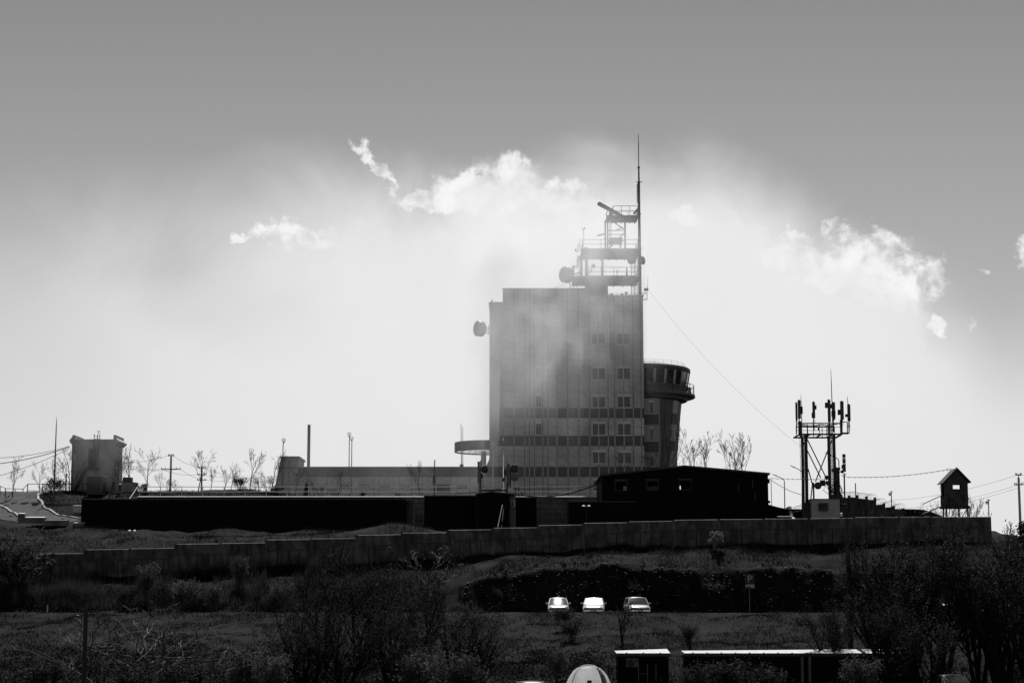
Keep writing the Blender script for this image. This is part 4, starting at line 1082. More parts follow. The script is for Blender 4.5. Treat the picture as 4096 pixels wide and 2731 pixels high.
    lad.rod(p0, p1, .045); ld = thing('leaning_ladder', 'pale slanted pole leaning on the gabled cabin', 'pole', p1); lad.build('rail', M['offwhite'], ld); MB().rod(p0 + Vector((.12, .3, -.3)), p1 + Vector((.35, .3, 0)), .025).build('rail', M['steel_dark'], ld)
gabled_cabin()
for a, b, la in (((2062, 1977), (2412, 1922), 'upper'), ((2062, 1975), (2412, 1926), 'lower')):
    cable('slack_cable', f'{la} thick slack cable from the gabled cabin to the dark hall', W(*a, 183), W(*b, 181), .75, .035, grp=G)
cable('slack_cable', 'thin cable above the thick pair running to the dark hall', W(2062, 1955, 183), W(2412, 1937, 181), .15, .02, grp=G)

def dark_hall():
    k = .4252; D = 180.0
    X = lambda d, DD=D: XX(2200 + k * d, DD, 1950); Z = lambda d, DD=D: ZZ(1750 + k * d, DD)
    root = thing('dark_hall', 'large black gabled hall of ribbed metal beside the tower', 'hall', (X(1270), D, 7.6))
    xl, xm, xr = X(490), X(1265), X(2053); zl, zm, zr = Z(356), Z(276), Z(346)
    zb = 7.0; yb = D + 12
    def roofz(x): return zl + (zm - zl) * (x - xl) / (xm - xl) if x < xm else zm + (zr - zm) * (x - xm) / (xr - xm)
    wins = [(612, 728, 405, 500), (908, 1022, 402, 497), (1214, 1332, 398, 493)]
    H3 = [(X(a), X(b), Z(d), Z(c)) for a, b, c, d in wins]
    cuts = sorted({xl, xm, xr} | {h[0] for h in H3} | {h[1] for h in H3})
    def wall(y0, y1, holes, nm):
        m = MB()
        cs = sorted({xl, xm, xr} | {h[0] for h in holes} | {h[1] for h in holes})
        for a, b in zip(cs[:-1], cs[1:]):
            hh = [h for h in holes if h[0] <= a + 1e-6 and h[1] >= b - 1e-6]
            if not hh: m.prism([(a, zb), (b, zb), (b, roofz(b)), (a, roofz(a))], y0, y1)
            else:
                h = hh[0]; m.prism([(a, zb), (b, zb), (b, h[2]), (a, h[2])], y0, y1); m.prism([(a, h[3]), (b, h[3]), (b, roofz(b)), (a, roofz(a))], y0, y1)
        return m.build(nm, M['black_clad'], root)
    wall(D, D + .15, H3, 'front_wall')
    Db = D + 11.85; s = Db / D
    bits = [(690, 718, 457, 497), (915, 1010, 457, 495), (1217, 1229, 452, 495)]
    wall(yb - .15, yb, [(X(a, yb), X(b, yb), Z(d, yb), Z(c, yb)) for a, b, c, d in bits], 'back_wall')
    for xx0, xx1, zz in ((xl, xl + .12, zl), (xr - .12, xr, zr)): MB().box(xx0, xx1, D + .152, yb - .152, zb, zz - .05).build('side_wall', M['black_clad'], root)
    m = MB(); x = xl + .1
    while x < xr - .1:
        segs = [(zb, roofz(x) - .05)]
        for h in H3:
            if h[0] - .12 < x < h[1] + .06: segs = [(zb, h[2] - .02), (h[3] + .02, roofz(x) - .05)]
        for a, b in segs: m.box(x, x + .10, D - .035, D - .001, a, b)
        x += .33
    m.build('cladding_ribs', M['black_clad'], root)['kind'] = 'stuff'
    xa, xb = X(470), X(2068)
    MB().prism([(xa, zl - .06), (xm, zm - .003), (xb, zr - .04), (xb, zr + .14), (xm, zm + .16), (xa, zl + .10)], D - .35, yb + .3).build('roof', M['roof_dark'], root)
    for h in H3:
        f = MB(); f.box(h[0] - .1, h[1] + .1, D - .10, D - .04, h[3] + .03, h[3] + .14)
        wf = f.build('window_head', M['steel_dark'], root)
        f = MB(); f.box(h[0], h[0] + .07, D + .02, D + .12, h[2], h[3]); f.box(h[1] - .07, h[1], D + .02, D + .12, h[2], h[3]); f.box(h[0] + .07, h[1] - .07, D + .02, D + .12, h[2], h[2] + .07); f.box(h[0] + .07, h[1] - .07, D + .02, D + .12, h[3] - .07, h[3])
        f.build('window', M['steel_dark'], root)
    for d, t, b in ((1772, 435, 512), (1905, 395, 475), (1928, 515, 590)):
        MB().box(X(d) - .05, X(d) + .05, D - .12, D - .04, Z(b), Z(t)).build('wall_strip', M['steel_dark'], root)
    m = MB(); m.box(xr + .002, xr + .2, D + .3, D + .6, Z(425), Z(385)); m.build('eave_lamp', M['steel_dark'], root); MB().box(xr + .002, xr + .2, D + .2, D + .5, Z(612), Z(590)).build('wall_box', M['steel_dark'], root)
    MB().box(xl + .3, xr - .3, D + .3, yb - .3, 7.5, 7.6).build('hall_floor', M['joint'], root)
dark_hall()

def twin_lamp(px, y, D, zb, label):
    x = XX(px, D, y); z = ZZ(y, D)
    r = thing('twin_lamp', label, 'lamp', (x, D, zb), 'twin-headed yard lamps')
    MB().rod((x, D, zb - .2), (x, D, z), .04, .03).build('post', M['steel_black'], r)
    MB().rod((x - .2, D, z), (x + .2, D, z), .025).build('arm', M['steel_black'], r)
    for s in (-1, 1): MB().lathe((x + s * .24, D, z), [(.17, -.03), (.16, .03), (.08, .09), (.01, .11)], 10).build('lamp_head', M['white'], r)
twin_lamp(528, 2123, 176, Hs(XX(528, 176, 2160), 176), 'twin-headed yard lamp on the grass before the long black shed')
twin_lamp(2345, 2024, 171, 6.9, 'twin-headed yard lamp in front of the low black shed')
# ---------------------------------------------------------------- antenna mast compound on the right
def antenna_mast():
    k = .4464; D = 176.0
    X = lambda d, DD=D: XX(3050 + k * d, DD, 1800); Z = lambda d, DD=D: ZZ(1450 + k * d, DD)
    g = 7.9
    root = thing('antenna_mast', 'black four-legged antenna mast with a platform ringed by panel antennas', 'antenna mast', (X(520), D, g))
    B = 'steel_black'
    yb = D + 2.6
    legs = [(392, 392, D), (643, 643, D), (398, 398, yb), (636, 636, yb)]
    for i, (a, b, yy) in enumerate(legs):
        MB().path([(X(a - (8 if a < 500 else -4)), yy, g), (X(a), yy, Z(930)), (X(a), yy, Z(648))], [.17, .14, .13], 8).build('leg', M[B], root)
    for a, za, b, zb_, yy in ((400, 680, 557, 1015, D), (625, 690, 468, 1065, D), (400, 680, 557, 1015, yb), (405, 950, 440, 1090, D), (440, 1090, 420, 1240, D), (640, 950, 690, 1190, D), (395, 660, 330, 650, D), (648, 682, 708, 650, D), (395, 682, 335, 655, D)):
        MB().rod((X(a), yy, Z(za)), (X(b), yy, Z(zb_)), .055, n=6).build('brace', M[B], root)
    MB().box(X(322), X(712), D - .5, D - .35, Z(652), Z(638)).build('platform_beam', M[B], root); MB().box(X(322), X(712), yb + .4, yb + .55, Z(652), Z(638)).build('platform_beam', M[B], root)
    for d in (324, 420, 520, 620, 700): MB().box(X(d), X(d) + .12, D - .348, yb + .398, Z(650), Z(640)).build('platform_joist', M[B], root)
    MB().box(X(712) + .004, X(770), D - .3, D + .2, Z(640), Z(627)).build('side_bracket', M[B], root)
    m = MB()
    for yy in (D - .4, yb + .45):
        for z in (545, 551, 580): m.rod((X(348), yy, Z(z)), (X(700), yy, Z(z)), .025 if z != 545 else .035, n=5)
        for d in (350, 398, 455, 507, 587, 628, 700): m.rod((X(d), yy, Z(645)), (X(d), yy, Z(545)), .035, n=5)
    m.rod((X(766), D, Z(635)), (X(766), D, Z(530)), .05); m.rod((X(700), D, Z(535)), (X(766), D, Z(530)), .04)
    m.build('platform_rail', M[B], root)
    MB().box(X(320), X(346), D - .7, D - .3, Z(645), Z(530)).build('cable_gantry', M[B], root); MB().box(X(694), X(711), D - .6, D - .3, Z(640), Z(515)).build('cable_gantry', M[B], root)
    pans = [(295, 312, 365, 520), (313, 338, 345, 510), (447, 470, 358, 502), (580, 605, 342, 540), (621, 650, 362, 515), (692, 722, 355, 518), (760, 786, 380, 528)]
    for i, (a, b, t, bb) in enumerate(pans):
        yy = D - .9 if i % 2 else D - .65
        MB().box(X(a), X(b), yy, yy + .16, Z(bb), Z(t)).build('panel_antenna', M['antenna_dark'], root)
        MB().rod((X((a + b) / 2), yy + .25, Z(bb + 110 if i not in (0,) else 640)), (X((a + b) / 2), yy + .25, Z(t - 8)), .05).build('antenna_pole', M[B], root)
    for a, b, t, bb in ((339, 357, 400, 465), (470, 481, 390, 425), (440, 452, 455, 500), (561, 579, 365, 412), (605, 620, 378, 415), (617, 650, 440, 488), (674, 691, 428, 474), (740, 760, 468, 492)):
        MB().box(X(a), X(b), D - .8, D - .45, Z(bb), Z(t)).build('radio_unit', M[B], root)
    for d, t, b, r, r2 in ((620, 65, 540, .045, .015), (345, 290, 540, .04, .012), (762, 305, 400, .035, .012)):
        MB().path([(X(d + 4), D - .6, Z(b)), (X(d + 2), D - .6, Z(t + (b - t) * .3)), (X(d), D - .6, Z(t))], [r, r * .8, r2], 6).build('whip', M[B], root)
    # caged ladder
    m = MB()
    for d in (343, 372): m.rod((X(d), D - .3, g), (X(d), D - .3, Z(650)), .03, n=5)
    for i in range(30): m.rod((X(343), D - .3, g + .32 * i), (X(372), D - .3, g + .32 * i), .018, n=4)
    m.rod((X(328), D - .7, Z(1045)), (X(326), D - .7, Z(655)), .022, n=4)
    for z in (745, 845, 945, 1045): m.path([(X(343), D - .3, Z(z)), (X(328), D - .7, Z(z)), (X(385), D - .8, Z(z)), (X(388), D - .3, Z(z))], .022, 4)
    m.build('caged_ladder', M[B], root)['kind'] = 'stuff'
    m = MB()
    for i in range(9):
        d = 593 + i * 5; m.path([(X(d), D + .3, Z(1180)), (X(d + random.uniform(-2, 2)), D + .3, Z(900)), (X(d + random.uniform(-1, 1)), D + .3, Z(550))], .022, 4)
    for i in range(10): m.rod((X(590), D + .3, Z(600 + 55 * i)), (X(638), D + .3, Z(600 + 55 * i)), .02, n=4)
    for i in range(26):
        a = Vector((X(random.uniform(560, 690)), D - random.uniform(.1, .6), Z(random.uniform(1010, 1130)))); b = Vector((X(random.uniform(570, 690)), D - .3, Z(random.uniform(1170, 1230)))); c = (a + b) / 2 + Vector((random.uniform(-.8, .8), 0, random.uniform(-.7, .2)))
        m.path([a, (a + c) / 2 + Vector((.1, 0, 0)), c, b], .028, 4)
    for i in range(26):
        d0 = random.choice((305, 325, 458, 593, 635, 706, 772)); a = Vector((X(d0), D - .8, Z(random.uniform(500, 530)))); b = Vector((X(d0 + random.uniform(-12, 14)), D - .5, Z(random.uniform(545, 620)))); m.path([a, (a + b) / 2 + Vector((random.uniform(-.2, .2), 0, -.1)), b], .02, 4)
    for i in range(8):
        m.path([(X(350), D - .42, Z(550 + i * 4)), (X(430), D - .42, Z(560 + random.uniform(0, 25))), (X(520), D - .42, Z(552 + random.uniform(0, 20))), (X(600), D - .42, Z(560 + random.uniform(0, 20))), (X(690), D - .42, Z(548))], .018, 4)
    m.build('feeder_cables', M[B], root)['kind'] = 'stuff'
    for (dx, dz), r, mt, ax in (((490, 600), .16, B, (.9, -.4, 0)), ((475, 1107), .34, 'antenna_dark', (-.1, -1, 0)), ((560, 1083), .21, 'antenna_dark', (0, -1, 0)), ((555, 1035), .21, 'antenna_dark', (0, -1, .1)), ((630, 1055), .20, 'antenna_dark', (.2, -1, 0)), ((612, 970), .17, 'antenna_dark', (.1, -1, 0))):
        flat_dish(root, Vector((X(dx), D - .9, Z(dz))), ax, r, mt)
        MB().rod((X(dx), D - .85, Z(dz)), (X(dx + 12), D - .3, Z(dz)), .05).build('dish_arm', M[B], root)
    MB().box(X(505), X(548), D - .5, D - .1, Z(1105), Z(1055)).build('cable_box', M[B], root); MB().box(X(595), X(690), D - 1.0, D + .1, Z(1290), Z(1185)).build('cable_tray', M[B], root)
    MB().rod((X(445), D - .3, g + 2), (X(445), D - .3, Z(1075)), .08).build('side_post', M[B], root); MB().rod((X(590), D - .5, g + 2), (X(590), D - .5, Z(960)), .10).build('side_post', M[B], root); MB().rod((X(655), D - .5, Z(1240)), (X(648), D - .5, Z(940)), .12).build('side_post', M[B], root)
    return root
antenna_mast()
def mast_compound():
    k = .4464; D = 174.6
    X = lambda d, DD=D: XX(3050 + k * d, DD, 2010); Z = lambda d, DD=D: ZZ(1450 + k * d, DD)
    r = thing('equipment_cabin', 'pale ribbed equipment cabin at the foot of the antenna mast', 'cabin', (X(560), D, 7.6))
    x0, x1 = X(440), X(690)
    MB().box(x0, x1, D, D + 2.3, 7.2, Z(1226)).build('walls', M['trim'], r)
    ribbed(x0, x1, D, 7.3, Z(1228), .28, .03).build('wall_ribs', M['trim'], r)['kind'] = 'stuff'
    MB().box(x0 - .06, x1 + .06, D - .08, D + 2.4, Z(1225), Z(1218)).build('roof', M['steel'], r)
    u = MB().box(X(500), X(578), D - .42, D - .04, Z(1326), Z(1258)).build('air_conditioner', M['concrete'], r)
    MB().lathe((X(528), D - .43, Z(1290)), [(.27, 0), (.27, -.02), (.02, -.03)], 18, (0, 1, 0)).build('fan_grille', M['steel_black'], u)
    for i in range(4):
        MB().box(X(362 + i * 21), X(381 + i * 21), D + .6, D + .7, 7.2, Z(1255 - (i % 2) * 6)).build('fence_board', M['steel_black'], r)
    b, _, _, _, _ = small_box('meter_cabinet', 'small dark cabinet right of the ribbed equipment cabin', 'cabinet', 3360, 3386, 2013, 2060, 175, .8, 'steel_black', 'offwhite', over=.03, th=.05, zb=8.0)
    for px, D2, t, lab, kind in ((3356, 176, 1, 'slim pole with a grey box and dish beside the antenna mast', 'a'), (3378, 176.5, 2, 'pole with a tall stacked panel antenna right of the mast', 'b')):
        x = XX(px, D2, 1950); q = thing('antenna_pole', lab, 'pole', (x, D2, 8.0))
        if kind == 'a':
            MB().rod((x, D2, 8), (x, D2, Z(955, D2)), .09).build('post', M['steel_black'], q); MB().box(x - .12, x + .12, D2 - .25, D2 - .05, Z(965, D2), Z(940, D2)).build('junction_box', M['antenna_dark'], q)
            flat_dish(q, Vector((X(715, D2), D2 - .3, Z(978, D2))), (.4, -.9, 0), .16, 'antenna_dark'); MB().rod((x, D2, Z(980, D2)), (X(712, D2), D2 - .25, Z(978, D2)), .05).build('dish_arm', M['steel_black'], q)
        else:
            MB().rod((x, D2, 8), (x, D2, Z(990, D2)), .07).build('post', M['steel_black'], q)
            for a, c in ((820, 852), (856, 868), (870, 902), (906, 978)): MB().box(x - .14, x + .14, D2 - .2, D2, Z(c, D2), Z(a, D2)).build('panel_antenna', M['antenna_dark'], q)
            MB().box(x - .24, x - .142, D2 - .2, D2, Z(950, D2), Z(918, D2)).build('radio_unit', M['antenna_dark'], q); MB().path([(x, D2, Z(990, D2)), (x + .2, D2, Z(1000, D2)), (x + .05, D2, Z(1030, D2)), (x - .25, D2, Z(1005, D2))], .03, 4).build('cable_loop', M['steel_black'], q)
mast_compound()
def cobra(px0, y0, px1, y1, ybase, D, label, zb):
    a, b = W(px0, y0, D), W(px1, y1, D)
    r = thing('street_lamp', label, 'lamp', (b.x, D, zb), 'arm street lamps')
    MB().path([(b.x, D, zb), (b.x, D, b.z - .25), b + Vector((-.04, 0, -.06)), b + (a - b) * .25, a + (b - a) * .3], [.06, .05, .045, .04, .04], 7).build('post', M['steel_dark'], r)
    d = (b - a).normalized(); s = Vector((0, .12, 0)); u = Vector((0, 0, .05)); e = a + (b - a) * .38
    MB().hexa([a - s * .5 - u * .3, e - s - u, e + s - u, a + s * .5 - u * .3, a - s * .5 + u * .3, e - s + u, e + s + u, a + s * .5 + u * .3]).build('lamp_head', M['steel_dark'], r)
cobra(3088, 1895, 3137, 1916, 2035, 200, 'arm street lamp nearest the dark hall', 10.5)
cobra(3159, 1860, 3208, 1883, 2000, 198, 'arm street lamp behind the mast ladder', 10.3)
cobra(3300, 1811, 3355, 1834, 1900, 184, 'arm street lamp seen through the right leg of the mast', 8.6)
x = XX(3085, 203, 1950); r = thing('signal_post', 'bare thin post close to the right edge of the dark hall', 'post', (x, 203, 10.4)); MB().rod((x, 203, 10.4), (x, 203, ZZ(1922, 203)), .035).build('tube', M['steel_dark'], r); MB().ball((x, 203, ZZ(1922, 203)), .05).build('cap', M['steel_dark'], r)
for px, D, yt, lab in ((3423, 186, 1934, 'bare pole rising from the stepped fence'),):
    x = XX(px, D, 1990); r = thing('signal_post', lab, 'post', (x, D, 8.5)); MB().rod((x, D, 8.5), (x, D, ZZ(yt, D)), .05).build('tube', M['steel_dark'], r); MB().lathe((x, D, ZZ(yt, D)), [(.07, -.03), (.06, .04), (.01, .06)], 8).build('cap', M['steel_dark'], r)
def camera_pole(px, yt, D, zb, lab):
    x = XX(px, D, yt + 40); zt = ZZ(yt, D); r = thing('camera_pole', lab, 'camera', (x, D, zb), 'camera poles at the fence')
    MB().rod((x, D, zb), (x, D, zt), .045).build('post', M['steel_black'], r); MB().lathe((x, D, zt), [(.14, 0), (.16, .05), (.05, .1)], 10).build('lamp_cap', M['steel_black'], r)
    MB().box(x - .26, x - .05, D - .1, D + .1, zt - .22, zt - .10).build('camera_body', M['steel_black'], r)
    MB().box(x - .25, x - .05, D - .03, D + .03, zt - .34, zt - .25).build('bracket', M['steel_black'], r)
camera_pole(3566, 1967, 180, 7.2, 'camera pole at the lower end of the stepped fence')
camera_pole(3955, 2000, 167, 6.0, 'camera pole at the far right end of the concrete wall')

# stepped concrete fence running back over the hill, razor wire on top
def coil(m, a, b, r, turns, th=.012):
    a, b = Vector(a), Vector(b); d = (b - a).normalized(); s = Vector((d.y, -d.x, 0)).normalized(); u = s.cross(d)
    pts = []
    n = turns * 10
    for i in range(n + 1):
        t = i / n; an = 2 * math.pi * turns * t
        pts.append(a.lerp(b, t) + s * math.cos(an) * r + u * math.sin(an) * r * (.9 + .15 * math.sin(i * 1.7)))
    m.path(pts, th, 3, False)
def stepped_fence():
    k = .4464
    ed = [(640, 1205), (690, 1206), (775, 1204), (850, 1216), (932, 1226), (1007, 1276), (1088, 1300), (1175, 1322), (1260, 1335)]
    D0 = 199.0
    root = thing('stepped_fence', 'concrete panel fence descending in steps behind the antenna mast', 'fence', W(3400, 2060, 190))
    wire = MB(); zprev = None
    for i in range(len(ed) - 1):
        Da, Db = D0 - 2.6 * i, D0 - 2.6 * (i + 1)
        a = W(3050 + k * ed[i][0], 1450 + k * ed[i][1], Da); b = W(3050 + k * ed[i + 1][0], 1450 + k * ed[i][1] + (2 if i < 5 else -4), Db)
        zt = a.z; h = 3.0
        t = Vector((.06, .03, 0))
        p = [Vector((a.x, a.y, zt - h)) - t, Vector((b.x, b.y, zt - h)) - t, Vector((b.x, b.y, zt - h)) + t, Vector((a.x, a.y, zt - h)) + t]
        MB().hexa(p + [Vector((q.x, q.y, (a.z if j in (0, 3) else b.z))) for j, q in enumerate(p)]).build('panel', M['concrete'], root)
        MB().box(b.x - .12, b.x + .12, b.y - .1, b.y + .1, zt - h, max(b.z, zt) + .06).build('post', M['concrete'], root)
        coil(wire, (a.x, a.y, a.z + .28), (b.x, b.y, b.z + .28), .34, 5)
        wire.rod((a.x, a.y, a.z), (a.x + .18, a.y - .1, a.z + .55), .02, n=4)
    w = wire.build('razor_wire', M['wire'], root); w['kind'] = 'stuff'
    rw = thing('razor_wire', 'coils of razor wire along the top of the wall under the lookout hut', 'wire', (XX(3560, WALL_D, 2050), WALL_D, ZZ(2069, WALL_D)))
    m = MB(); coil(m, (XX(3450, WALL_D, 2050), WALL_D + .1, ZZ(2056, WALL_D)), (XX(3965, WALL_D, 2050), WALL_D + .1, ZZ(2054, WALL_D)), .26, 30)
    for i in range(8):
        x = XX(3470 + 70 * i, WALL_D, 2050); m.rod((x, WALL_D + .1, ZZ(2070, WALL_D)), (x + .2, WALL_D + .1, ZZ(2048, WALL_D)), .02, n=4)
    m.build('coil', M['wire'], rw)['kind'] = 'stuff'
    rw = thing('razor_wire', 'coil of razor wire on the small fence left of the mast foot', 'wire', W(3190, 2020, 190))
    m = MB(); coil(m, W(3170, 2040, 190), W(3215, 2025, 186), .3, 6); m.build('coil', M['wire'], rw)['kind'] = 'stuff'
stepped_fence()
kerb('kerb', [gp(3160, 186, 2060), gp(3181, 190, 2060), gp(3186, 194, 2060), gp(3172, 199, 2060), gp(3150, 203, 2060)], 'bright kerb bending beside the foot of the antenna mast', .3, .3)
r, x0, x1, z0, z1 = small_box('storage_bin', 'low dark bin on the ground right of the dark hall', 'bin', 3115, 3166, 2063, 2078, 183, 1, 'steel_black', 'steel_black')

# ---------------------------------------------------------------- lookout hut on stilts
def lookout():
    k = .3384; D = 170.5
    X = lambda d, DD=D: XX(3300 + k * d, DD, 1960); Z = lambda d, DD=D: ZZ(1800 + k * d, DD)
    x0, x1 = X(1420), X(1690); dep = 1.75; y1 = D + dep
    root = thing('lookout_hut', 'dark board lookout hut with gabled roof standing on stilts', 'watchtower', ((x0 + x1) / 2, D, 6.0))
    zf, ze, za = Z(658), Z(388), Z(212)
    xm = X(1562)
    hole = (X(1512), X(1612), Z(458), Z(412))
    def front(y0, y1_, nm, hl):
        for q in rect_minus((x0, x1, zf, ze), [hl]): MB().box(q[0], q[1], y0, y1_, q[2], q[3]).build(nm, M['hut'], root)
        MB().prism([(x0, ze + .002), (x1, ze + .002), (xm, za - .08)], y0, y1_).build('gable', M['hut'], root)
    front(D, D + .08, 'front_wall', hole); front(y1 - .08, y1, 'back_wall', (hole[0] - .1, hole[1] + .25, hole[2] - .15, hole[3] + .35))
    # side walls: the left one has a door opening, the right one a window
    za0, za1 = Z(560), Z(400)
    MB().box(x0, x0 + .07, D + .082, D + .35, zf, ze).build('side_wall', M['hut'], root); MB().box(x0, x0 + .07, y1 - .4, y1 - .082, zf, ze).build('side_wall', M['hut'], root)
    MB().box(x0, x0 + .07, D + .352, y1 - .402, zf, za0).build('side_wall', M['hut'], root); MB().box(x0, x0 + .07, D + .352, y1 - .402, za1 + .02, ze).build('side_wall', M['hut'], root)
    MB().box(x1 - .07, x1, D + .082, y1 - .082, zf, ze).build('side_wall', M['hut'], root)
    MB().box(x0 - .12, x1 + .12, D - .1, y1 + .1, zf - .18, zf - .003).build('floor_deck', M['steel_black'], root)
    f = MB(); a, b, c, d = hole; f.box(a - .1, a, D - .05, D - .003, c - .1, d + .1); f.box(b, b + .1, D - .05, D - .003, c - .1, d + .1); f.box(a, b, D - .05, D - .003, d, d + .1); f.box(a, b, D - .05, D - .003, c - .1, c); f.build('window', M['hut'], root)
    # roof planes
    def slope(xa, zA, xb, zB):
        n = 7
        for i in range(n):
            t0, t1 = i / n, (i + 1) / n - .012
            p = [(xa + (xb - xa) * t0, zA + (zB - zA) * t0), (xa + (xb - xa) * t1, zA + (zB - zA) * t1)]
            MB().hexa([Vector((p[0][0], D - .3, p[0][1])), Vector((p[1][0], D - .3, p[1][1])), Vector((p[1][0], y1 + .3, p[1][1])), Vector((p[0][0], y1 + .3, p[0][1])),
                       Vector((p[0][0], D - .3, p[0][1] + .07)), Vector((p[1][0], D - .3, p[1][1] + .07)), Vector((p[1][0], y1 + .3, p[1][1] + .07)), Vector((p[0][0], y1 + .3, p[0][1] + .07))]).build('roof_board', M['roof_dark'], root)
    slope(X(1388), Z(394), xm - .01, za - .03); slope(X(1722), Z(385), xm + .01, za - .03)
    for d, yy in ((1432, D + .1), (1680, D + .1), (1440, y1 - .1), (1625, y1 - .1)): MB().rod((X(d), yy, 5.5), (X(d), yy, zf - .15), .075, n=7).build('stilt', M['steel_black'], root)
    MB().rod((X(1432), D + .1, 6.2), (X(1680), D + .1, zf - .2), .04).build('brace', M['steel_black'], root)
    # steps with a hand rail
    a, b = Vector((X(1385), D + .9, zf)), Vector((X(1165), D + .9, Z(752)))
    for s in (-.3, .3): MB().rod(a + Vector((0, s, 0)), b + Vector((0, s, 0)), .05, n=5).build('stair_stringer', M['steel_black'], root)
    for i in range(9): p = a.lerp(b, (i + .5) / 9); MB().box(p.x - .12, p.x + .12, p.y - .3, p.y + .3, p.z - .02, p.z + .02).build('stair_tread', M['steel_black'], root)
    MB().rod(a + Vector((0, -.3, .95)), b + Vector((0, -.3, .9)), .04).build('hand_rail', M['steel_black'], root); MB().rod(a + Vector((0, -.3, 0)), a + Vector((0, -.3, .95)), .04).build('rail_post', M['steel_black'], root)
    for dd, yy in ((1505, y1), (1553, D - .2)): MB().rod((X(dd), yy, Z(228 if dd == 1505 else 215)), (X(dd), yy, Z(197)), .03).build('ridge_hook', M['steel_black'], root)
    return root
lookout()
cable('festoon_cable', 'string of small bulbs hung from the antenna pole to the lookout hut', W(3385, 1907, 176), W(3808, 1874, 172), .28, .022, beads=19, n=24, grp='festoon strings')
cable('festoon_cable', 'string of small bulbs hung from the dark hall to the antenna pole', W(3078, 1912, 182), W(3330, 1915, 177), .06, .018, beads=12, n=12, grp='festoon strings')
cable('overhead_cable', 'sagging twisted cable from the dark hall to the mast cabin', W(3078, 1914, 182), W(3205, 1978, 176), .18, .03, grp=G)

# ---------------------------------------------------------------- near poles and their wires
DP = 128.0
def near_pole():
    x = XX(3392, DP, 2300); zb = Hs(x, DP) - .3
    root = thing('timber_pole', 'thick dark timber pole before the wall at the right, wires on both sides', 'pole', (x, DP, zb))
    MB().path([(XX(3403, DP, 2600), DP, zb), (XX(3393, DP, 2300), DP, ZZ(2300, DP)), (XX(3387, DP, 2072), DP, ZZ(2072, DP))], [.20, .165, .14], 12).build('shaft', M['wood'], root)
    MB().box(XX(3360, DP, 2070), XX(3385, DP, 2070), DP - .05, DP + .05, ZZ(2071, DP), ZZ(2067, DP)).build('bracket', M['steel_black'], root)
    MB().lathe((XX(3366, DP, 2065), DP, ZZ(2066, DP)), [(.02, 0), (.09, .04), (.07, .16), (.09, .22), (.01, .28)], 10).build('insulator', M['white'], root)
    MB().path([(XX(3362, DP, 2072), DP, ZZ(2070, DP)), (XX(3358, DP, 2085), DP, ZZ(2082, DP)), (XX(3358, DP, 2095), DP, ZZ(2097, DP))], .03, 5).build('wire_tail', M['steel_black'], root)
    return root
near_pole()
cable('overhead_wire', 'wire running left from the thick timber pole across the bank', W(3383, 2140, DP), W(1700, 2490, 112), 1.0, .010, n=40, grp=G, mt='line')
cable('overhead_wire', 'wire running right from the thick timber pole behind the trees', W(3392, 2139, DP), W(4200, 2230, 118), .4, .014, grp=G, mt='line')
x = XX(339, 110, 2600); zb = Hs(x, 110)
r = thing('timber_pole', 'dark pole stump with a wire loop among the bushes at lower left', 'pole', (x, 110, zb))
MB().path([(x, 110, zb - .3), (x, 110, ZZ(2430, 110))], [.14, .12], 10).build('shaft', M['wood'], r)
c = Vector((XX(316, 110, 2445), 110, ZZ(2446, 110)))
MB().path([c + Vector((math.cos(a) * .24, 0, math.sin(a) * .22)) for a in [i * .52 for i in range(14)]], .02, 4).build('wire_loop', M['steel_black'], r)
cable('overhead_wire', 'thin wire sloping up from the dark pole stump toward the trees', W(345, 2512, 110), W(1200, 2455, 116), .15, .010, grp=G)
# small marker post at the road edge on the left
x = XX(190, 147, 2420); r = thing('marker_post', 'pale marker post at the road edge at the left', 'post', (x, 147, -.3)); MB().box(x - .05, x + .05, 146.95, 147.05, -.4, ZZ(2418, 147)).build('stake', M['offwhite'], r); MB().box(x - .052, x + .052, 146.948, 147.052, ZZ(2418, 147) + .002, ZZ(2408, 147)).build('reflector', M['steel_black'], r)

